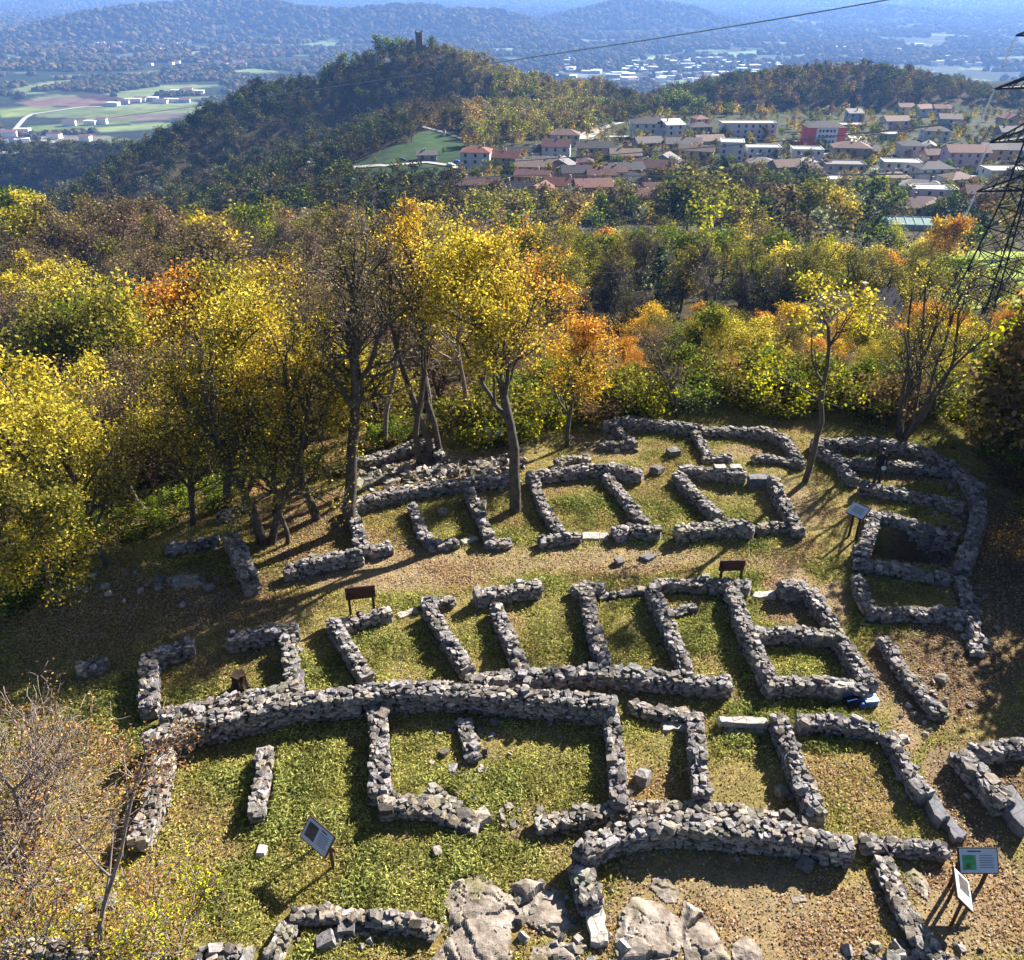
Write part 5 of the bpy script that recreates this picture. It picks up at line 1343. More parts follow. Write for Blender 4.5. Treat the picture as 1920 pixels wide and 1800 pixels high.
for X, Y in cands:
    ed = np.interp(X, EDGE_X, EDGE_Y)
    if Y < ed + 1.0 or X > 24 and Y < 42: continue
    if np.hypot(occ[:, 0] - X, occ[:, 1] - Y).min() < 2.6: continue
    if inside(VILL, np.array([X]), np.array([Y]))[0]:
        continue
    if inside(MEADOW, np.array([X]), np.array([Y]))[0] or inside(VILL, np.array([X]), np.array([Y]))[0] or inside(HM, np.array([X]), np.array([Y]))[0]: continue
    z = hz(X, Y)
    sx, sy, dep = project(X, Y, z + 5)
    if not -120 < sx < 2040: continue
    hwant = r.uniform(8.5, 13.5) if sx < 1040 or Y > 118 else r.uniform(3.5, 7)
    if Y < ed + 6: hwant = min(hwant, r.uniform(1.4, 4.2) if sx > 640 else r.uniform(2.5, 7))
    lim = canopy_limit(float(sx), Y) + abs(r.normal(0, 14))
    zt = at_y(float(sx), lim, Y)[2]
    h = min(hwant, zt - z)
    if h < 1.6: continue
    n = vn(X / 22, Y / 22, 5)
    ks = K_L if sx < 1000 else (K_S if Y < 118 else K_R)
    k = ks[int((n * 2.2 + r.random() * .8) / 3 * len(ks)) % len(ks)]
    if k == 'rustx': k = 'brown' if r.random() < .5 else 'pink'
    if h < 3 and not k.endswith('bush'): k = r.choice(['brownbush', 'limebush', 'darkbush', 'goldbush', 'sagebush'])
    zone = ZW if (sx < 1040) else (ZS if Y < 64 else ('in the hollow between scrub and village' if Y < 118 else ZM))
    plant(k, X, Y, h, zone, z)
# bushes closing the rim of the plateau, the shady east slope and the gardens of the village
for i in range(92):
    X = r.uniform(-2, 23); Y = np.interp(X, EDGE_X, EDGE_Y) + r.uniform(-1.0, 3.2)
    plant(r.choice(['sagebush', 'limebush', 'goldbush', 'brownbush', 'limebush', 'darkbush']), X, Y, r.uniform(1.0, 2.4), ZS)
for i in range(34):
    plant(r.choice(['brownbush', 'darkbush', 'brownbush', 'brownbush']), r.uniform(22.6, 25.5), r.uniform(16, 37), r.uniform(1.0, 2.4), ZS)
hs = np.array([P(h_[0], h_[1] - 3)[:2] for h_ in HPX])
for i in range(1200):
    px_, py_ = r.uniform(860, 1915), r.uniform(212, 400)
    q = P(px_, py_)
    if not inside(VILL, q[:1], q[1:2])[0] or np.hypot(hs[:, 0] - q[0], (hs[:, 1] + 5 - q[1])).min() < 7.5: continue
    plant(r.choice(['olive', 'dark', 'brown', 'green', 'bare', 'olive', 'yellow', 'brown', 'orange']), q[0], q[1], r.uniform(3, 7.5), ZV, q[2])
print('trees', len(TREES))

# the 300 trees (and the bushes) that show largest become things, the others part of one mass
bushes = [t for t in TREES if t['kind'].endswith('bush')]; trees = [t for t in TREES if not t['kind'].endswith('bush')]
trees.sort(key=lambda t: -t['app'])
KEEP = 262
solo = trees[:KEEP] + bushes; mass = trees[KEEP:]
ORD = ['first', 'second', 'third', 'fourth', 'fifth', 'sixth', 'seventh', 'eighth', 'ninth', 'tenth', 'eleventh', 'twelfth', 'thirteenth', 'fourteenth', 'fifteenth', 'sixteenth', 'seventeenth', 'eighteenth', 'nineteenth', 'twentieth']
ORD += ['twenty-' + o for o in ORD[:9]] + ['thirtieth'] + ['thirty-' + o for o in ORD[:9]] + ['fortieth'] + ['forty-' + o for o in ORD[:9]]
DEPTHS = [(0, 52, 'nearest the walls'), (52, 80, 'just down the slope'), (80, 125, 'halfway down'), (125, 190, 'low on the slope'), (190, 300, 'by the village edge'), (300, 460, 'among front houses'), (460, 1000, 'behind the village')]
COLS = [(-999, 160, 'behind the golden edge tree'), (160, 330, 'behind the ivy'), (330, 520, 'behind the golden top'), (520, 700, 'behind the thick trunk'), (700, 900, 'behind the slim trees'), (900, 1100, 'behind the big maple'), (1100, 1290, 'behind the far row'), (1290, 1460, 'above the square room'), (1460, 1600, 'above the slim tree'), (1600, 1760, 'above the many-stemmed tree'), (1760, 9999, 'beside the mast')]
cls = {}
for t in solo:
    dn = next(d[2] for d in DEPTHS if d[0] <= t['y'] < d[1])
    if t['zone'] == ZH: dn = 'on the hill top'
    cn = next(d[2] for d in COLS if d[0] <= t['sx'] < d[1])
    cls.setdefault((t['kind'], dn, cn), []).append(t)
for (kind, dn, cn), ts in cls.items():
    ts.sort(key=lambda t: t['sx'])
    for i, t in enumerate(ts):
        w, nm = WORDS[kind]
        rank = '' if len(ts) == 1 else ', ' + ORD[i] + ' towards the mast'
        t['label'] = f"{w} {'bush' if nm == 'bush' else 'tree'} {dn}, {cn}{rank}"
for t in solo:
    tm, cm = proto_meshes(t['p'])
    w, nm = WORDS[t['kind']]
    grp = 'bushes beyond the ruins' if nm == 'bush' else 'trees ' + t['zone']
    root = thing(nm, t['label'], 'bush' if nm == 'bush' else 'tree', (t['x'], t['y'], t['z'] - .1), t['rz'], grp)
    f = t['h'] / t['p']['H']; g_ = f * pick.uniform(.92, 1.15) * (1.25 if f < .75 else 1.0) * (1.3 if t['y'] > 200 and t['kind'] in ('lime', 'green', 'gold') else 1.0)
    root.scale = (g_, g_, f)
    tint = pick.uniform(.72, 1.15) * (.85 if t['y'] > 95 and t['kind'] in ('yellow', 'gold') else 1)
    for nm2, me in (('trunk', tm), ('crown', cm)):
        o = bpy.data.objects.new(nm2, me); COL.objects.link(o); o.parent = root
        o.color = (tint * pick.uniform(.94, 1.06), tint, tint * pick.uniform(.85, 1.05), 1)

# ---------------------------------------------------------------- tree masses
def mass_mesh(name, items, label, mat):
    VV, QQ, CC = [], [], []; n = 0
    for p, x, y, z, f, g_, rz, tint in items:
        c_, s_ = math.cos(rz), math.sin(rz)
        V = p['V'].reshape(-1, 3)
        W = np.empty_like(V); W[:, 0] = (V[:, 0] * c_ - V[:, 1] * s_) * g_ + x; W[:, 1] = (V[:, 0] * s_ + V[:, 1] * c_) * g_ + y; W[:, 2] = V[:, 2] * f + z
        VV.append(W.astype(np.float32)); QQ.append(p['Q'] + n); CC.append((p['c'] * tint).astype(np.float32)); n += len(V)
        if p.get('tv') is not None:
            V = p['tv']; W = np.empty_like(V); W[:, 0] = V[:, 0] * g_ + x; W[:, 1] = V[:, 1] * g_ + y; W[:, 2] = V[:, 2] * f + z
            VV.append(W.astype(np.float32)); QQ.append(p['tq'] + n); CC.append(np.full((len(V), 3), .045, np.float32)); n += len(V)
    o = mesh(name, np.concatenate(VV), np.concatenate(QQ), None, mat, np.concatenate(CC))
    return tag(o, label, 'wood', kind='stuff')
def with_trunk(p, minr=.05):
    s = [q for q in p['segs'] if q[2] > minr]
    p['tv'], p['tq'] = tubes(np.array([q[0] for q in s]), np.array([q[1] for q in s]), np.array([q[2] for q in s]), np.array([q[3] for q in s]), 3)
    return p
FAR = {}
def addf(key, seed, n, size, p1, p2, **k):
    for j in range(3): FAR.setdefault(key, []).append(with_trunk(proto(key, seed + j, 10, int(n * 1.6), size * .74, .5, p1, p2, lod=.5, levels=2, start=.2, spread=1.15, nchild=1.2, **k), .12))
addf('brown', 300, 300, .55, 'brown', 'olive'); addf('olive', 310, 340, .55, 'olive', 'brown'); addf('lime', 320, 360, .55, 'lime', 'olive'); addf('gold', 330, 330, .55, 'gold', 'brown'); addf('green', 340, 360, .55, 'green', 'dark'); addf('grey', 350, 240, .5, 'brown', 'sage'); addf('pink', 360, 300, .5, 'pink', 'rust'); addf('yellow', 370, 330, .55, 'yellow', 'olive'); addf('dark', 380, 360, .55, 'dark', 'green')
MAPF = {'bare': 'grey', 'orange': 'gold', 'red': 'gold', 'pine': 'dark', 'cedar': 'green'}
items = []
for t in mass:
    k = MAPF.get(t['kind'], t['kind'])
    p = FAR[k][pick.integers(0, 3)] if (t['y'] > 200 and k in FAR) else (t['p'] if 'tv' in t['p'] else with_trunk(t['p'], .03))
    f = t['h'] / p['H']
    items.append((p, t['x'], t['y'], t['z'] - .1, f, f * pick.uniform(.95, 1.25), t['rz'], pick.uniform(.75, 1.15)))
print('mass trees', len(items))
if items: mass_mesh('woodland', items, 'autumn wood filling the slope between the ruins and the village', M_LEAF)

# wood of the middle hills
r = np.random.default_rng(123)
items = []
def hill_wood(x0, x1, y0, y1, step, zmin):
    out = []
    for Y in np.arange(y0, y1, step):
        xs = np.arange(x0, x1, step); xs = xs + r.normal(0, step * .3, len(xs)); ys = Y + r.normal(0, step * .3, len(xs))
        z = H(xs, ys); sx, sy, dep = project(xs, ys, z + 6)
        for x, y, zz, a, b in zip(xs, ys, z, sx, sy):
            if -60 < a < 1980: out.append((x, y, zz, a, b))
    return out
VILL2 = [MIDP[2][0], MIDP[0][0], MIDP[1][0]]
for (x, y, z, a, b) in hill_wood(-800, 480, 296, 1080, 7.6, 0):
    X1, Y1 = np.array([x]), np.array([y])
    if z < -212 and a < 500: continue
    if any(inside(q, X1, Y1)[0] for q in VILL2): continue
    if y > 820 and z > -70 and a < 1250: pass
    n = vn(x / 30, y / 30, 8); n2 = vn(x / 12, y / 12, 9)
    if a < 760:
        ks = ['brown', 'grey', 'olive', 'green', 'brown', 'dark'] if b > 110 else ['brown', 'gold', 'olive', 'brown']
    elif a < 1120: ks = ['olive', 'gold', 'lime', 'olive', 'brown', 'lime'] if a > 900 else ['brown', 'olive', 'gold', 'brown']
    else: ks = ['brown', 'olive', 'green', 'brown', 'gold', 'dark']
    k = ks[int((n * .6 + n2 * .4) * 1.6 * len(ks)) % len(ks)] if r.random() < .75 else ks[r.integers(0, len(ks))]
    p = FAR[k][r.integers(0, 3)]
    h = r.uniform(7.5, 12.5)
    items.append((p, x, y, z - .3, h / 10, h / 10 * r.uniform(.95, 1.3), r.random() * 6.28, r.uniform(.38, .75) * (2.6 if 860 < a < 1130 else 1.5 if a > 1130 or b < 120 else .9)))  # tint paints sun on the right flank and shade on the left front
print('hill trees', len(items))
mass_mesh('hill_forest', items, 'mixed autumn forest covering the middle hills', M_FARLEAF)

# far woods of the valley and the far hills: rough crown clumps
def clump_proto(r):
    t = (1 + 5 ** .5) / 2
    V = np.array([(-1, t, 0), (1, t, 0), (-1, -t, 0), (1, -t, 0), (0, -1, t), (0, 1, t), (0, -1, -t), (0, 1, -t), (t, 0, -1), (t, 0, 1), (-t, 0, -1), (-t, 0, 1)]) / 1.9
    F = np.array([(0, 11, 5), (0, 5, 1), (0, 1, 7), (0, 7, 10), (0, 10, 11), (1, 5, 9), (5, 11, 4), (11, 10, 2), (10, 7, 6), (7, 1, 8), (3, 9, 4), (3, 4, 2), (3, 2, 6), (3, 6, 8), (3, 8, 9), (4, 9, 5), (2, 4, 11), (6, 2, 10), (8, 6, 7), (9, 8, 1)])
    return V * (1 + r.normal(0, .18, (12, 1))), F
r = np.random.default_rng(321)
CP = [clump_proto(r) for _ in range(8)]
N = 90000
rr = np.exp(r.uniform(math.log(1000), math.log(9000), N)); aa = r.uniform(-math.radians(36), math.radians(36), N)
x = rr * np.sin(aa); y = rr * np.cos(aa); z = H(x, y)
keep = np.ones(N, bool)
low = z < -218
pat = fbm(x / 260, y / 150, 71, 3)
keep &= ~(low & (pat < .38))
patch = vn(x / 170, y / 90, 77)
keep &= ~(low & (patch > .66) & (y < 6000))
for i_, (p, k) in enumerate(VALP):
    if i_ not in (18, 20, 22): keep &= ~inside(p, x, y)
keep &= ~((y < 1080) & (z > -175))
sx, sy, dep = project(x, y, z)
keep &= (sx > -20) & (sx < 1940) & (sy > -60)
ind = low & (sx > 1000) & (sx < 1500) & (sy > 95) & (sy < 152); keep &= ~(ind & (r.random(N) < .55))
near_fields = (sx < 420) & (sy > 150) & (sy < 250); keep &= ~(near_fields & (pat < .56))
x, y, z, rr = x[keep], y[keep], z[keep], rr[keep]
n = len(x); print('far clumps', n)
s = np.clip(rr * .0034, 3.5, 13) * r.uniform(.7, 1.4, n)
VV = np.empty((n, 12, 3), np.float32); FF = np.empty((n, 20, 3), np.int32)
k = r.integers(0, 8, n)
pr = np.array([c[0] for c in CP])[k]
ca, sa = np.cos(x), np.sin(x)
VV[:, :, 0] = (pr[:, :, 0] * ca[:, None] - pr[:, :, 1] * sa[:, None]) * s[:, None] + x[:, None]
VV[:, :, 1] = (pr[:, :, 0] * sa[:, None] + pr[:, :, 1] * ca[:, None]) * s[:, None] + y[:, None]
VV[:, :, 2] = (pr[:, :, 2] * .75 + .35) * s[:, None] + z[:, None]
FF[:] = np.array([c[1] for c in CP])[k] + (np.arange(n) * 12)[:, None, None]
pal = np.array([rgb(c) for c in ('4a4a2c', '55492f', '3c4428', '63502f', '6a5c34', '42402e')])
c = pal[r.integers(0, len(pal), n)] * r.uniform(.72, 1.1, (n, 1))
tag(mesh('far_forest', VV.reshape(-1, 3), None, FF.reshape(-1, 3), M_FARLEAF, np.repeat(c, 12, 0)), 'hazy woods covering the valley and the far hills', 'wood', kind='stuff')
# ---------------------------------------------------------------- village houses
M_GLASS = plain('1e2731', .25, .2, 4, kind='window_glass')
def roofmat(c):
    key = ('roof', c)
    if key in _plain: return _plain[key]
    m, nt, b = newmat('roof_tiles_' + c)
    col = rgb(c); n = noise_node(nt, 1.3, 5, .7)
    tc = nt.nodes.new('ShaderNodeTexCoord'); w = nt.nodes.new('ShaderNodeTexWave'); w.inputs['Scale'].default_value = 1.6; w.bands_direction = 'Z'; w.inputs['Distortion'].default_value = .6
    link(nt, tc.outputs['Object'], w.inputs['Vector'])
    f = ramp(nt, n.outputs[0], [(.3, tuple(k * .6 for k in col)), (.7, tuple(min(1, k * 1.3) for k in col))])
    f2 = ramp(nt, w.outputs[0], [(0, (.75, .75, .75)), (1, (1.1, 1.1, 1.1))])
    link(nt, mixc(nt, f, f2, 1.0, 'MULTIPLY'), b.inputs['Base Color']); b.inputs['Roughness'].default_value = .85
    _plain[key] = m
    return m
WALLC = {'white': 'b6b8ba', 'cream': 'a89e8a', 'grey': '84807e', 'pink': 'c48a84', 'tan': 'b89c78', 'lilac': 'b09aa6', 'orange': 'c86a44', 'yellow': 'c4a24c', 'red': 'b8545a', 'stone': '8a7d70', 'blue': '8ea0b4'}
ROOFC = {'brown': '6a5046', 'dark': '3e3a3c', 'red': '74483c', 'tan': '84705f', 'grey': '6c6664', 'maroon': '5c3c3c', 'pale': 'aca498', 'white': 'b8b8b6', 'pinkish': '80584e'}
def house(px, py, w, d, st, wc, rt, rc, rot, label, h=None, nwin=None, chim=True, cat='house', name='house', rise=None, group='houses of the village'):
    b = P(px, py)
    hh = h or st * 2.7
    rz = math.radians(rot + (random.Random(px + 3 * py).uniform(-14, 14) if rt in ('gable', 'gabley', 'hip') and w < 18 else 0))
    root = thing(name, label, cat, (b[0] + math.sin(rz) * 0, b[1] + d / 2, hz(b[0], b[1] + d / 2)), rz, group)
    wm = plain(WALLC[wc], .9, .12, .5, kind='plaster'); rm = roofmat(ROOFC[rc])
    X, Y = w / 2, d / 2; ov = .45
    rs = rise if rise is not None else {'gable': Y * .48, 'gabley': X * .48, 'hip': min(X, Y) * .45, 'flat': .4, 'shed': d * .18}[rt]
    mb = MB()
    lo = -3
    V = [(-X, -Y, lo), (X, -Y, lo), (X, Y, lo), (-X, Y, lo), (-X, -Y, hh), (X, -Y, hh), (X, Y, hh), (-X, Y, hh)]
    Q = [(0, 1, 5, 4), (1, 2, 6, 5), (2, 3, 7, 6), (3, 0, 4, 7)]; T = []
    if rt == 'gable': V += [(-X, 0, hh + rs), (X, 0, hh + rs)]; T = [(4, 7, 8), (5, 9, 6)]
    if rt == 'gabley': V += [(0, -Y, hh + rs), (0, Y, hh + rs)]; T = [(4, 8, 5), (6, 9, 7)]
    if rt == 'shed': V += [(-X, Y, hh + rs), (X, Y, hh + rs)]; T = [(4, 7, 8), (5, 9, 6)]; Q.append((7, 6, 9, 8))
    if rt in ('flat', 'hip'): Q.append((4, 5, 6, 7))
    mb.add(V, Q, T); mb.build('wall', wm, root)
    rb = MB(); th = .22
    def sheet(c4):
        c4 = np.array(c4, float); up = c4 + [0, 0, th]
        rb.add(np.concatenate([c4, up]), [(0, 1, 2, 3)[::-1], (4, 5, 6, 7), (0, 1, 5, 4), (1, 2, 6, 5), (2, 3, 7, 6), (3, 0, 4, 7)])
    e = .012
    if rt == 'gable':
        k = rs / Y; z0 = hh - ov * k + e
        sheet([(-X - ov, -Y - ov, z0), (X + ov, -Y - ov, z0), (X + ov, 0, hh + rs + e), (-X - ov, 0, hh + rs + e)]); sheet([(-X - ov, .004, hh + rs + e), (X + ov, .004, hh + rs + e), (X + ov, Y + ov, z0), (-X - ov, Y + ov, z0)])
    elif rt == 'gabley':
        k = rs / X; z0 = hh - ov * k + e
        sheet([(-X - ov, -Y - ov, z0), (-.002, -Y - ov, hh + rs + e), (-.002, Y + ov, hh + rs + e), (-X - ov, Y + ov, z0)][::-1]); sheet([(.002, -Y - ov, hh + rs + e), (X + ov, -Y - ov, z0), (X + ov, Y + ov, z0), (.002, Y + ov, hh + rs + e)])
    elif rt == 'hip':
        m = min(X, Y); A, B = X + ov, Y + ov; z0 = hh + e; r0 = max(0.05, X - m)
        ry = max(0.05, Y - m)
        V = [(-A, -B, z0), (A, -B, z0), (A, B, z0), (-A, B, z0), (-r0, -ry if X <= Y else 0, hh + rs), (r0, -ry if X <= Y else 0, hh + rs), (r0, ry if X <= Y else 0.02, hh + rs), (-r0, ry if X <= Y else 0.02, hh + rs), (-A, -B, z0 - .15), (A, -B, z0 - .15), (A, B, z0 - .15), (-A, B, z0 - .15)]
        rb.add(V, [(0, 1, 5, 4), (1, 2, 6, 5), (2, 3, 7, 6), (3, 0, 4, 7), (4, 5, 6, 7), (8, 9, 1, 0), (9, 10, 2, 1), (10, 11, 3, 2), (11, 8, 0, 3), (11, 10, 9, 8)])
    elif rt == 'shed':
        k = rs / d; sheet([(-X - ov, -Y - ov, hh - ov * k + e), (X + ov, -Y - ov, hh - ov * k + e), (X + ov, Y + ov, hh + rs + ov * k + e), (-X - ov, Y + ov, hh + rs + ov * k + e)])
    else:
        for c, s in (((0, -Y + .12, hh + rs / 2 + e), (2 * X + .3, .3, rs)), ((0, Y - .12, hh + rs / 2 + e), (2 * X + .3, .3, rs)), ((-X + .12, 0, hh + rs / 2 + e), (.3, 2 * Y - .56, rs)), ((X - .12, 0, hh + rs / 2 + e), (.3, 2 * Y - .56, rs)), ((0, 0, hh + .06), (2 * X - .6, 2 * Y - .6, .1))): rb.box(c, s)
    roof = rb.build('roof', rm, root)
    rr = random.Random(px * 7 + py)
    if chim and rt not in ('flat',):
        cx = rr.uniform(-.6, .6) * X; cy = rr.uniform(.1, .4) * Y if rt != 'gabley' else 0
        zr = hh + rs * .55
        q = MB(); q.box((cx, cy, zr + .55), (.6, .6, rs * .6 + 1.4)); q.box((cx, cy, zr + rs * .3 + 1.32), (.8, .8, .12)); q.build('chimney', plain('a08c80', .9, .2, 2, kind='chimney'), roof)
    n = nwin if nwin is not None else max(2, int(w / 3.6))
    for s in range(st):
        zc = s * hh / st + hh / st * .55
        for i in range(n):
            if rr.random() < .12: continue
            x = (i + .5) / n * w - X + rr.uniform(-.2, .2)
            q = MB(); q.box((x, -Y - .02, zc), (1.15, .1, 1.45)); wq = q.build('window', M_GLASS, root)
        if rr.random() < .8:
            q = MB(); q.box((-X - .02, rr.uniform(-.3, .3) * Y, zc), (.1, 1.1, 1.4)); q.build('window', M_GLASS, root)
            q = MB(); q.box((X + .02, rr.uniform(-.3, .3) * Y, zc), (.1, 1.1, 1.4)); q.build('window', M_GLASS, root)
    return root
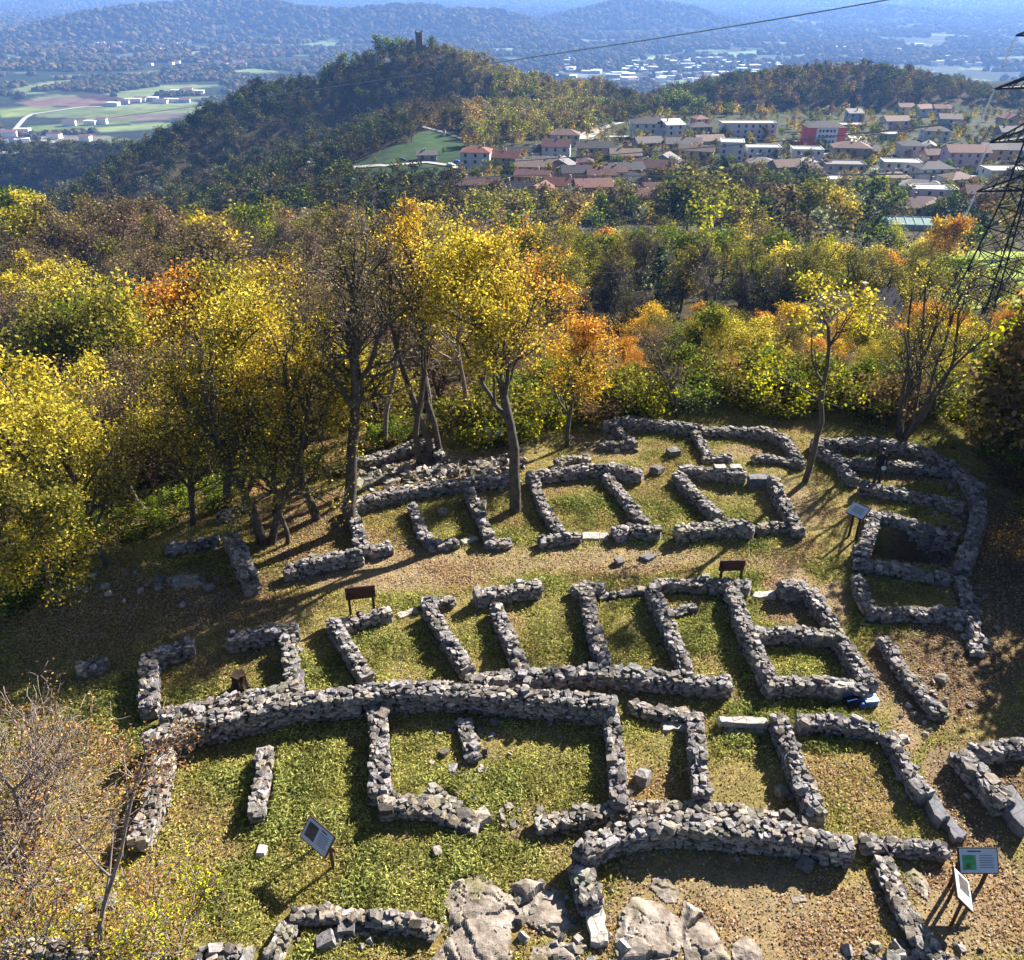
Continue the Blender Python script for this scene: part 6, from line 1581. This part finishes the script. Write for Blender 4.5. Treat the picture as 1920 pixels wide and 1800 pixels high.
HS = [
    (893, 240, 13, 8, 1, 'cream', 'gable', 'maroon', 4, 'lone cream farmhouse on the shaded foot of the hill'),
    (893, 322, 13, 10, 3, 'white', 'hip', 'red', -12, 'tall white house with a red hip roof at the outer end of the village'),
    (950, 320, 13, 9, 2, 'stone', 'gable', 'red', -8, 'stone house with long red roof joined behind a tall conifer'),
    (985, 296, 18, 7, 1, 'white', 'gable', 'dark', -3, 'low long white house with a dark roof below the hill wood'),
    (1044, 298, 13, 11, 2, 'white', 'gable', 'maroon', -8, 'white house with a wide maroon roof and pale gable'),
    (1060, 274, 15, 10, 2, 'cream', 'hip', 'brown', -3, 'cream hip-roofed house at the wood edge behind the village'),
    (1115, 300, 17, 9, 2, 'stone', 'gable', 'dark', -2, 'dark roofed stone house beside the cream hip-roofed house'),
    (1005, 316, 19, 8, 1, 'grey', 'gable', 'grey', -4, 'grey roofed low house in front of the low white house'),
    (1012, 338, 20, 9, 2, 'cream', 'gable', 'tan', -5, 'long pale house with light brown roof in the old core'),
    (1052, 336, 11, 8, 2, 'pink', 'gabley', 'grey', -20, 'narrow gabled pinkish house at the end of the long pale house'),
    (878, 374, 12, 8, 2, 'cream', 'gable', 'brown', -3, 'cream house with brown roof at the near outer corner of the village'),
    (912, 374, 9, 9, 2, 'tan', 'gable', 'brown', -3, 'brown roofed house attached to the cream corner house'),
    (965, 384, 14, 9, 2, 'grey', 'gable', 'dark', -12, 'dark roofed grey house in the first row of the old core'),
    (1012, 388, 9, 10, 2, 'grey', 'gabley', 'red', -18, 'red roofed house showing its grey gable beside the orange tree'),
    (1058, 376, 15, 9, 2, 'tan', 'gable', 'red', -8, 'reddish roofed house just behind the orange tree'),
    (1112, 378, 14, 9, 2, 'stone', 'gable', 'pinkish', 3, 'house with a broad dusty pink roof beside the orange tree'),
    (1000, 358, 14, 8, 2, 'stone', 'gable', 'pinkish', -20, 'slanting dusty pink roofed house in the middle of the old core'),
    (1127, 356, 11, 8, 2, 'white', 'gable', 'maroon', -2, 'house with a bright white wall under a maroon roof'),
    (1080, 350, 12, 9, 2, 'stone', 'gable', 'dark', 12, 'dark stone house sunk between the white walled house and the core'),
    (1097, 328, 7, 6, 2, 'pink', 'hip', 'maroon', 0, 'small tower-like pink house with a chimney in the gardens'),
    (1222, 262, 21, 11, 3, 'white', 'hip', 'dark', 4, 'big white three-storey building with dark hip roof below the lime tree'),
    (1262, 265, 10, 9, 3, 'white', 'shed', 'white', 12, 'white terraced annex with sloping roof beside the big white building'),
    (1173, 315, 14, 9, 2, 'cream', 'gable', 'tan', 1, 'cream two-storey house with arched windows and a tan roof'),
    (1190, 284, 9, 7, 1, 'stone', 'gable', 'brown', 3, 'small brown roofed house under the big white building'),
    (1215, 290, 13, 9, 2, 'stone', 'gable', 'grey', 25, 'grey roofed house turned cornerwise in the upper core'),
    (1282, 292, 17, 9, 2, 'grey', 'gable', 'grey', -4, 'long grey house with a row of windows'),
    (1313, 242, 8, 8, 2, 'pink', 'hip', 'pinkish', 0, 'small pinkish villa below the dark conifers'),
    (1312, 258, 12, 9, 2, 'stone', 'hip', 'dark', 5, 'dark roofed villa below the small pinkish villa'),
    (1172, 344, 15, 9, 2, 'stone', 'gable', 'dark', 2, 'wide dark roof in the middle of the core'),
    (1232, 340, 17, 10, 2, 'stone', 'gable', 'maroon', -3, 'wide maroon roof beside the green trees'),
    (1153, 348, 9, 7, 2, 'tan', 'gable', 'brown', -3, 'tan house attached to the white walled house'),
    (1195, 366, 9, 8, 2, 'grey', 'gabley', 'grey', 28, 'small grey gabled house between dark roofs'),
    (1188, 398, 14, 9, 2, 'pink', 'gable', 'pinkish', -5, 'pink roofed house at the foot of the core'),
    (1228, 384, 9, 8, 2, 'pink', 'gable', 'maroon', 5, 'maroon roofed house next to yellow trees'),
    (1250, 316, 13, 9, 1, 'grey', 'gabley', 'grey', -35, 'grey roof turned cornerwise before the long grey house'),
    (1308, 306, 16, 8, 2, 'tan', 'gable', 'tan', -8, 'tan house with a light roof behind the lime green trees'),
    (1330, 286, 14, 9, 2, 'grey', 'gable', 'tan', 3, 'house with pale tan roof before the long school-like block'),
    (1402, 262, 29, 10, 3, 'white', 'flat', 'pale', 0, 'long pale three-storey block with a flat roof'),
    (1374, 302, 11, 11, 3, 'white', 'flat', 'white', -10, 'tall white cube-shaped house with a flat roof'),
    (1432, 300, 16, 9, 2, 'white', 'flat', 'white', -3, 'wide white flat roofed house beside the cube-shaped house'),
    (1430, 318, 12, 9, 1, 'grey', 'hip', 'grey', 0, 'low grey hip-roofed house before the wide white flat house'),
    (1485, 277, 7, 6, 1, 'red', 'flat', 'pale', 0, 'tiny pink flat roofed outbuilding beside the red and white block'),
    (1515, 304, 14, 9, 2, 'white', 'flat', 'white', -6, 'crisp white modern house with a flat parapet roof'),
    (1512, 316, 9, 7, 1, 'cream', 'hip', 'pale', -4, 'small pale hip roof below the crisp white modern house'),
    (1473, 338, 11, 9, 2, 'stone', 'gable', 'brown', -2, 'brown roofed house with the white chimney'),
    (1514, 340, 11, 9, 2, 'blue', 'hip', 'maroon', 2, 'maroon hip-roofed house with a bluish front'),
    (1584, 334, 17, 10, 2, 'grey', 'flat', 'grey', -4, 'grey flat roofed house with a dark door between trees'),
    (1598, 300, 17, 10, 2, 'stone', 'hip', 'brown', 0, 'long brown hip-roofed house below the red and white block'),
    (1560, 350, 15, 9, 1, 'white', 'flat', 'white', -6, 'low white flat roofed house above the tree tops'),
    (1604, 230, 9, 8, 2, 'blue', 'shed', 'grey', 0, 'bluish house before the red trees'),
    (1598, 244, 13, 8, 1, 'grey', 'flat', 'pale', 2, 'grey flat roofed bungalow'),
    (1640, 294, 13, 9, 1, 'stone', 'hip', 'dark', 5, 'dark hip-roofed bungalow in the garden trees'),
    (1680, 246, 14, 9, 2, 'lilac', 'gable', 'tan', -2, 'long lilac house with a light tan roof'),
    (1674, 262, 11, 8, 1, 'blue', 'flat', 'pale', 0, 'pale bluish bungalow in front of the lilac house'),
    (1756, 266, 13, 9, 2, 'white', 'hip', 'dark', -2, 'white villa behind the clipped dark hedge'),
    (1782, 242, 12, 9, 2, 'blue', 'gable', 'tan', 2, 'bluish white house with tan roof under the golden poplar'),
    (1712, 296, 11, 10, 2, 'white', 'hip', 'dark', -4, 'white house with a pointed dark hip roof'),
    (1748, 292, 11, 11, 1, 'grey', 'gabley', 'grey', -25, 'grey gabled house beside the pointed dark hip roof'),
    (1758, 314, 12, 8, 2, 'pink', 'gable', 'brown', -12, 'salmon pink house before the lilac row house'),
    (1812, 322, 18, 10, 3, 'lilac', 'gable', 'pinkish', -3, 'long lilac three-storey row house'),
    (1858, 316, 10, 9, 3, 'tan', 'gable', 'grey', -2, 'tan tall house at the end of the lilac row house'),
    (1692, 330, 16, 9, 2, 'white', 'flat', 'white', -8, 'white flat roofed house with a red side'),
    (1683, 346, 10, 8, 1, 'yellow', 'hip', 'tan', -4, 'ochre yellow cottage with tan hip roof'),
    (1752, 342, 15, 10, 2, 'white', 'hip', 'dark', -8, 'white villa with dark hip roof before the lilac row'),
    (1797, 362, 11, 9, 2, 'white', 'hip', 'brown', 3, 'white cube villa with small brown hip roof'),
    (1735, 364, 17, 9, 1, 'white', 'hip', 'grey', -8, 'low white house with a wide grey roof'),
    (1752, 384, 17, 9, 2, 'white', 'flat', 'white', -8, 'bright white modern house with a roof terrace'),
    (1676, 404, 10, 9, 1, 'lilac', 'hip', 'grey', -6, 'purplish hip-roofed house above the greenhouse'),
    (1702, 404, 12, 9, 1, 'stone', 'gable', 'brown', -12, 'brown roofed house beside the purplish hip roof'),
    (1740, 398, 13, 9, 1, 'stone', 'hip', 'maroon', -5, 'dark maroon hip roof below the bright white modern house'),
    (1762, 408, 9, 9, 1, 'grey', 'gabley', 'brown', -22, 'small gabled house with a pale verge'),
    (1796, 402, 12, 8, 1, 'stone', 'gable', 'maroon', -4, 'maroon roofed house by the golden trees'),
    (1838, 392, 10, 9, 2, 'red', 'gable', 'maroon', 2, 'dark red house with maroon roof behind the lattice mast'),
    (1888, 346, 16, 10, 2, 'white', 'flat', 'white', 0, 'white flat roofed house behind the lattice mast'),
    (1892, 304, 14, 9, 2, 'blue', 'gable', 'grey', 0, 'bluish house behind the upper lattice mast'),
    (1895, 268, 12, 9, 2, 'grey', 'gable', 'grey', 0, 'grey house at the picture edge behind the mast'),
    (1898, 242, 10, 9, 2, 'cream', 'gabley', 'red', 0, 'red roofed cream house at the picture edge'),
    (1698, 217, 10, 8, 2, 'cream', 'gable', 'pinkish', 0, 'far cream house with pinkish roof under the wooded rise'),
    (1732, 220, 10, 8, 2, 'white', 'gable', 'pinkish', 6, 'far white house under the wooded rise'),
    (1766, 220, 10, 8, 2, 'lilac', 'gable', 'pinkish', -6, 'far lilac house under the wooded rise'),
    (800, 302, 9, 6, 1, 'grey', 'gable', 'grey', 5, 'small grey barn on the shaded meadow'),
    (660, 312, 0, 0, 0, '', '', '', 0, ''),
]
for hsx in HS:
    if hsx[2]: house(*hsx)
# the red and white apartment block
ab = house(1545, 281, 19, 11, 4, 'red', 'hip', 'dark', 0, 'red and white four-storey apartment block with a dark roof', h=10.5, nwin=0, cat='apartment block', name='apartment_block')
q = MB(); q.box((0, -5.58, 5.2), (10.5, .2, 10.2)); f_ = q.build('white_front', plain('b8c4d4', .9, .08, .5, kind='plaster'), ab)
for i in range(4):
    for j in (-3.6, -1.9, 0, 1.9, 3.6):
        q = MB(); q.box((j, -5.7, 1.5 + i * 2.5), (1.0 if j else 1.4, .1, 1.3)); q.build('window', M_GLASS, ab)
# house in the trees below the scrub slope, and the greenhouse
house(1608, 622, 11.5, 7, 1, 'blue', 'gable', 'dark', 8, 'dark roofed cottage with bluish wall in the hollow below the scrub', nwin=3, rise=2.6)
g = thing('greenhouse', 'white framed greenhouse with pale panes above the tree tops', 'greenhouse', P(1690, 428), math.radians(-6))
mb = MB(); W_, D_, H_ = 17, 10, 2.4
for x_ in np.linspace(-W_ / 2, W_ / 2, 7):
    for y_ in (-D_ / 2, D_ / 2): mb.tube((x_, y_, -1), (x_, y_, H_), .12, None, 5)
    mb.tube((x_, -D_ / 2, H_), (x_, 0, H_ + 1.6), .12, None, 5); mb.tube((x_, D_ / 2, H_), (x_, 0, H_ + 1.6), .12, None, 5)
for y_, z_ in ((-D_ / 2, H_), (D_ / 2, H_), (0, H_ + 1.6)): mb.tube((-W_ / 2, y_, z_), (W_ / 2, y_, z_), .16, None, 5)
mb.build('frame', plain('d8dad8', .5, .05, 1, kind='white_metal'), g)
mb = MB(); y_ = D_ / 2
mb.add([(-W_ / 2, -y_, H_ - .05), (W_ / 2, -y_, H_ - .05), (W_ / 2, 0, H_ + 1.52), (-W_ / 2, 0, H_ + 1.52), (W_ / 2, y_, H_ - .05), (-W_ / 2, y_, H_ - .05), (-W_ / 2, -y_, -1), (W_ / 2, -y_, -1), (W_ / 2, y_, -1), (-W_ / 2, y_, -1)], [(0, 1, 2, 3), (3, 2, 4, 5), (6, 7, 1, 0), (8, 9, 5, 4), (7, 8, 4, 1), (9, 6, 0, 5)])
mb.build('glass', plain('8fa39a', .2, .2, .6, kind='greenhouse_glass'), g)
# ruined tower on the hill top
b = at_y(786, 74, 716); t = thing('stone_tower', 'small square stone tower on the top of the wooded hill', 'tower', (b[0], 716, hz(b[0], 716)))
mb = MB(); mb.box((0, 0, 7.5), (5, 5, 17)); mb.box((0, 0, 16.15), (5.6, 5.6, .3))
for sx_ in (-1, 1):
    for sy_ in (-1, 1): mb.box((sx_ * 2.2, sy_ * 2.2, 16.9), (.9, .9, 1.2))
mb.build('masonry', plain('4c463f', .95, .4, 1.2, kind='masonry'), t)
q = MB(); q.box((0, -2.52, 13), (.8, .1, 1.6)); q.build('window', M_GLASS, t)
# white shrine post on the meadow, hay wrap rows, parked cars
b = P(833, 256); t = thing('wayside_shrine', 'slim white wayside shrine on the shaded meadow', 'shrine', b)
mb = MB(); mb.box((0, 0, 1.4), (1.5, 1.3, 3.4)); mb.build('shrine_body', plain('d6d2c6', .9, .08, 1, kind='plaster'), t)
mb = MB(); mb.add([(-1, -.9, 3.1), (1, -.9, 3.1), (1, .9, 3.1), (-1, .9, 3.1), (0, 0, 4.2)], [(3, 2, 1, 0)], [(0, 1, 4), (1, 2, 4), (2, 3, 4), (3, 0, 4)]); mb.build('shrine_roof', roofmat(ROOFC['red']), t)

def car(px, py, c, rot, label):
    b = P(px, py); r_ = thing('parked_car', label, 'car', b, math.radians(rot), 'cars parked in the village')
    mb = MB()
    prof = [(-2.1, .35), (-2.1, .85), (-1.7, 1.0), (-1.1, 1.45), (.5, 1.45), (1.1, 1.0), (2.0, .85), (2.1, .35)]
    n = len(prof); V = [(x_, s_ * (.85 if z_ < 1.2 else .68), z_) for s_ in (-1, 1) for x_, z_ in prof]
    mb.add(V, [(i, i + 1, n + i + 1, n + i) for i in range(n - 1)] + [(n - 1, 0, n, 2 * n - 1), (0, 7, 6, 1), (1, 6, 5, 2), (2, 5, 4, 3), (n, n + 1, n + 6, n + 7), (n + 1, n + 2, n + 5, n + 6), (n + 2, n + 3, n + 4, n + 5)])
    mb.build('body', plain(c, .35, .05, 1, kind='car_paint'), r_)
    mb = MB(); mb.box((-.3, 0, 1.2), (1.5, 1.58, .32)); mb.build('side_window', M_GLASS, r_)
    for x_ in (-1.3, 1.3):
        for s_ in (-1, 1):
            mb = MB(); mb.tube((x_, s_ * .72, .32), (x_, s_ * .9, .32), .32, None, 10); mb.build('wheel', M_BLK, r_)
car(845, 312, 'd8dce0', -10, 'white car at the drive of the tall white house'); car(858, 306, '3a62a0', -10, 'blue car beside the white car on the drive')
car(754, 302, '3a4658', 5, 'dark blue car on the meadow track')
car(1110, 243, 'e0e0e0', 40, 'white car at the bright car park behind the village'); car(1122, 239, 'c8ccd4', 40, 'silver car at the bright car park'); car(1132, 236, '3c60a8', 40, 'blue car at the bright car park'); car(1108, 250, 'a8acb4', 40, 'grey car in front of the white car at the car park')
car(1612, 256, 'e4e4e4', 0, 'white car beside the red and white block'); car(1584, 274, 'dcdcdc', 0, 'white car on the forecourt of the block'); car(1676, 244, 'f0f0f0', 0, 'small white car before the lilac house')
# village lanes as sheets on the land
def lane(pts, w, name, mat):
    p = np.array([P(a, b_) for a, b_ in pts]); p, _ = resample(p[:, :2], 2.0)
    tg = np.gradient(p, axis=0); tg /= np.linalg.norm(tg, axis=1, keepdims=True); nm = np.stack([-tg[:, 1], tg[:, 0]], 1)
    L_ = p + nm * w / 2; R_ = p - nm * w / 2
    V = np.concatenate([np.c_[L_, H(L_[:, 0], L_[:, 1]) + .35], np.c_[R_, H(R_[:, 0], R_[:, 1]) + .35]]); n = len(p)
    o = mesh(name, V, [(i + n, i + 1 + n, i + 1, i) for i in range(n - 1)], None, mat); return tag(o, kind='structure')
M_ROAD = plain('9a948c', .9, .12, .2, kind='road_surface')
lane([(640, 316), (720, 312), (800, 305), (850, 312), (880, 326)], 3.5, 'lane', M_ROAD); lane([(790, 238), (830, 248), (870, 262), (890, 262)], 3, 'lane', M_ROAD)
lane([(1090, 262), (1112, 248), (1140, 234), (1160, 230)], 9, 'car_park', M_ROAD); lane([(1100, 262), (1150, 256), (1190, 258), (1290, 268), (1340, 264)], 5, 'street', M_ROAD); lane([(1590, 282), (1612, 275), (1612, 262), (1600, 252)], 9, 'forecourt', plain('c9c2b4', .9, .08, .2, kind='paving'))
lane([(1480, 282), (1530, 290), (1600, 284)], 5, 'street', M_ROAD); lane([(1640, 320), (1700, 310), (1790, 330), (1870, 335)], 5, 'street', M_ROAD)
lane([(22, 250), (34, 236), (46, 222), (60, 214), (150, 201), (260, 197)], 9, 'valley_road', M_ROAD); lane([(40, 250), (70, 258), (100, 268), (118, 272)], 12, 'valley_road', M_ROAD); lane([(0, 286), (30, 287), (52, 280), (58, 270), (48, 262)], 8, 'valley_road', M_ROAD)

# ---------------------------------------------------------------- valley buildings
def simple_building(name, px, py, w, d, h, col, label, cat, group, rot=0, roof=None):
    b = P(px, py); root = thing(name, label, cat, (b[0], b[1] + d / 2, b[2]), math.radians(rot), group)
    mb = MB(); mb.box((0, 0, h / 2 - 2), (w, d, h + 4)); mb.build('wall', plain(col, .9, .1, .05, kind='plaster'), root)
    mb = MB()
    if roof == 'gable':
        X, Y = w / 2 + .6, d / 2 + .6
        mb.add([(-X, -Y, h + .02), (X, -Y, h + .02), (X, Y, h + .02), (-X, Y, h + .02), (-X, 0, h + d * .22), (X, 0, h + d * .22)], [(0, 1, 5, 4), (2, 3, 4, 5), (3, 2, 1, 0)], [(0, 4, 3), (1, 2, 5)])
        mb.build('roof', roofmat(ROOFC['pinkish' if (px + py) % 2 < 1 else 'brown']), root)
    else:
        mb.box((0, 0, h + .5), (w + 1, d + 1, 1.0)); mb.build('roof', plain(col if col in ('e2e4e6',) else 'c4c8cc', .7, .1, .02, kind='sheet_roof'), root)
r = np.random.default_rng(55)
spots = [(1048, 132), (1080, 126), (1110, 138), (1128, 121), (1150, 146), (1165, 128), (1190, 118), (1205, 140), (1225, 126), (1240, 150), (1258, 116), (1270, 134), (1290, 124), (1305, 146), (1325, 112), (1340, 130), (1368, 122), (1390, 108), (1408, 128), (1432, 116), (1450, 102), (1470, 98), (1490, 90), (1500, 110), (1525, 96), (1550, 100), (1580, 92), (1700, 86), (1620, 98), (1660, 92), (1180, 152), (1330, 152)]
spots = spots[::2] + [(r.uniform(1040, 1470), r.uniform(112, 150)) for _ in range(46)] + [(r.uniform(1480, 1740), r.uniform(84, 100)) for _ in range(10)]
for i, (a, b_) in enumerate(spots):
    big = i < 16
    simple_building('warehouse', a, b_, r.uniform(30, 80) if big else r.uniform(14, 40), r.uniform(14, 30), r.uniform(5, 8), ['b8bcc2', '9aa0a8', '8a929c', 'c8ccd0', 'a89c90'][i % 5], 'pale flat roofed warehouse in the hazy industrial plain beyond the village', 'warehouse', 'warehouses in the industrial plain', r.uniform(-25, 25))
for i, (a, b_, w_) in enumerate([(210, 199, 26), (232, 195, 18), (248, 192, 34), (262, 190, 26), (285, 189, 22), (300, 194, 30), (322, 192, 40), (345, 193, 22), (330, 175, 26), (352, 172, 18), (372, 176, 22)]):
    simple_building('farm_building', a, b_, w_, 14, 6, ['c8ccd2', '9aa4b2', 'd8d8d4'][i % 3], 'bluish farm building in the group between the valley fields', 'farm building', 'farm buildings in the valley fields', r.uniform(-10, 10), 'gable' if i % 2 else None)
for i in range(64):
    if i < 34: a, b_ = r.uniform(155, 355), r.uniform(80, 96)
    elif i < 44: a, b_ = r.uniform(5, 140), r.uniform(94, 106)
    elif i < 54: a, b_ = r.uniform(400, 470), r.uniform(110, 126)
    else: a, b_ = r.uniform(270, 480), r.uniform(88, 125)
    simple_building('far_house', a, b_, r.uniform(12, 18), 11, r.uniform(6, 9), ['e6e2d8', 'f0ece4', 'd8cfc0'][i % 3], 'tiny pale house in the hazy hamlets beyond the valley fields', 'house', 'hamlets beyond the valley fields', r.uniform(-30, 30), 'gable')
for i in range(46):
    a, b_ = (r.uniform(1180, 1470), r.uniform(142, 168)) if i < 30 else (r.uniform(1700, 1900), r.uniform(112, 128))
    if P(a, b_)[1] < 1050: continue
    simple_building('town_house', a, b_, r.uniform(12, 24), 12, r.uniform(7, 12), ['d8d4cc', 'b8b4b0', 'c8c0b4'][i % 3], 'small pale house of the hazy town behind the village rise', 'house', 'houses of the far town', r.uniform(-30, 30), 'gable' if i % 3 else None)
for i in range(26):
    a, b_ = [(r.uniform(0, 130), r.uniform(308, 342)), (r.uniform(15, 190), r.uniform(232, 275))][i % 3 == 0]
    if P(a, b_)[1] < 1000: continue
    simple_building('valley_house', a, b_, r.uniform(12, 26), 12, r.uniform(6, 10), ['e0dcd4', 'c8c4c0', 'd0ccd4'][i % 3], 'pale house at the foot of the valley side, beyond the near wood', 'house', 'houses at the foot of the valley side', r.uniform(-30, 30), 'gable' if i % 4 else None)

# ---------------------------------------------------------------- lattice mast and its wires
M_STEEL = plain('23262b', .55, .3, 2, metal=.3, kind='dark_steel'); M_INS = plain('c9d2d8', .2, .05, 2, kind='insulator_glass')
bx = at_y(1838, 640, 95.0); bz = hz(bx[0], 95.0)
mast = thing('lattice_mast', 'dark steel lattice power mast with stepped crossarms at the picture edge', 'power mast', (bx[0], 95.0, bz), math.radians(20))
HT = at_y(1985, 60, 95.0)[2] - bz
def wid(z): return np.interp(z, [0, HT * .52, HT], [3.6, 1.35, .45])
cor = [(-1, -1), (1, -1), (1, 1), (-1, 1)]
lv = list(np.linspace(0, 1, 15) ** .85 * HT)
for sx_, sy_ in cor:
    mb = MB()
    for z0, z1 in zip(lv, lv[1:]): mb.tube((sx_ * wid(z0), sy_ * wid(z0), z0 - (.5 if z0 == 0 else 0)), (sx_ * wid(z1), sy_ * wid(z1), z1), .13, .12, 4)
    mb.build('leg', M_STEEL, mast)
mb = MB()
for z0, z1 in zip(lv, lv[1:]):
    for i in range(4):
        a, c = cor[i], cor[(i + 1) % 4]
        mb.tube((a[0] * wid(z0), a[1] * wid(z0), z0), (c[0] * wid(z1), c[1] * wid(z1), z1), .055, None, 4); mb.tube((c[0] * wid(z0), c[1] * wid(z0), z0), (a[0] * wid(z1), a[1] * wid(z1), z1), .055, None, 4)
        mb.tube((a[0] * wid(z1), a[1] * wid(z1), z1), (c[0] * wid(z1), c[1] * wid(z1), z1), .07, None, 4)
mb.build('lattice', M_STEEL, mast)
from mathutils import Matrix as _M
RZ = np.array(_M.Rotation(math.radians(20), 3, 'Z'))
tips3 = []
for (tx_, ty_) in [(1900, 66), (1858, 165), (1852, 266), (1828, 358)]:
    # arm height from the tip's place, arm length from its offset to the mast axis
    t0 = at_y(tx_, ty_, 93.0); za = t0[2] - bz; ln = math.hypot(t0[0] - bx[0], 2.0)
    ln = max(3.0, abs(t0[0] - bx[0]) / math.cos(math.radians(20)))
    for sg in (-1, 1):
        mb = MB(); w_ = wid(za); w2 = wid(za + 1.8)
        tip = (sg * ln, 0, za)
        for y_ in (-1, 1):
            mb.tube((sg * w_, y_ * w_, za), tip, .13, .09, 4); mb.tube((sg * w2, y_ * w2, za + 1.8), tip, .13, .09, 4)
            for k in (.25, .5, .75):
                p0 = np.array((sg * w_, y_ * w_, za)) * (1 - k) + np.array(tip) * k; p1 = np.array((sg * w2, y_ * w2, za + 1.8)) * (1 - k + .12) + np.array(tip) * (k - .12)
                mb.tube(p0, p1, .06, None, 4)
                mb.tube((p0[0], -p0[1], p0[2]), (p0[0], p0[1], p0[2]), .05, None, 4)
        arm = mb.build('crossarm', M_STEEL, mast)
        mb = MB()
        e = np.array([sg * ln, 0, za]); dwn = np.array([sg * -.10, 0, -1.0]); dwn[0] = -.25
        for k in range(14):
            c0 = e + dwn * (.5 + k * .16); mb.tube(c0, c0 + dwn * .09, .15, .07, 8)
        mb.tube(e, e + dwn * 2.9, .035, None, 5)
        mb.build('insulator', M_INS, arm)
        if sg == -1: tips3.append(RZ @ (e + dwn * 2.9) + np.array([bx[0], 95.0, bz]))
M_WIRE = plain('8a8e94', .5, .1, 1, metal=.0, kind='wire')
def wire(pts, rad, label, mat=None):
    p, s = resample(np.array(pts, float), 2.0)
    # smooth sag
    k = 9; pad = np.concatenate([np.repeat(p[:1], k, 0), p, np.repeat(p[-1:], k, 0)]); q = np.stack([np.convolve(pad[:, i], np.ones(2 * k + 1) / (2 * k + 1), 'valid') for i in range(3)], 1)
    V, Q = tubes(q[:-1], q[1:], np.full(len(q) - 1, rad), np.full(len(q) - 1, rad), 4)
    return tag(mesh('power_line', V, Q, None, mat or M_WIRE), label, 'cable', 'power lines crossing the view')
wire([at_y(2150, -90, 88), at_y(1640, 5, 118), at_y(1300, 62, 150), at_y(980, 110, 190), at_y(845, 131, 215), at_y(390, 196, 330), at_y(200, 222, 420)], .075, 'topmost power line running across the wooded hill')
wire([tips3[1], at_y(1500, 262, 125), at_y(1150, 290, 170), at_y(815, 312, 220), at_y(560, 346, 260), at_y(350, 382, 300), at_y(180, 414, 340)], .085, 'second power line, running over the shaded meadow')
wire([tips3[2], at_y(1500, 330, 120), at_y(1200, 330, 160), at_y(930, 328, 215), at_y(700, 360, 250), at_y(540, 386, 280), at_y(400, 410, 320)], .085, 'third power line, just under the one over the shaded meadow')
wire([tips3[3], at_y(1590, 458, 92), at_y(1510, 476, 92), at_y(1360, 505, 92), at_y(1100, 520, 86), at_y(700, 500, 74), at_y(290, 519, 56), at_y(100, 541, 52), at_y(-150, 575, 50)], .012, 'lowest power line, passing in front of the wood', plain('55585c', .7, .1, 1, kind='dull_wire'))

# ---------------------------------------------------------------- haze over the whole land
m = bpy.data.materials.new('haze'); m.use_nodes = True; nt = m.node_tree
for n_ in list(nt.nodes):
    if n_.type == 'BSDF_PRINCIPLED': nt.nodes.remove(n_)
pv = nt.nodes.new('ShaderNodeVolumePrincipled')
pv.inputs['Color'].default_value = (.24, .46, 1.0, 1); pv.inputs['Density'].default_value = 0.95e-4; pv.inputs['Anisotropy'].default_value = 0.2
nt.links.new(pv.outputs[0], nt.nodes['Material Output'].inputs['Volume'])
mb = MB(); mb.box((0, 6500, (-245 + 45) / 2), (26000, 15400, 290)); hb = mb.build('haze', m); tag(hb, kind='stuff')
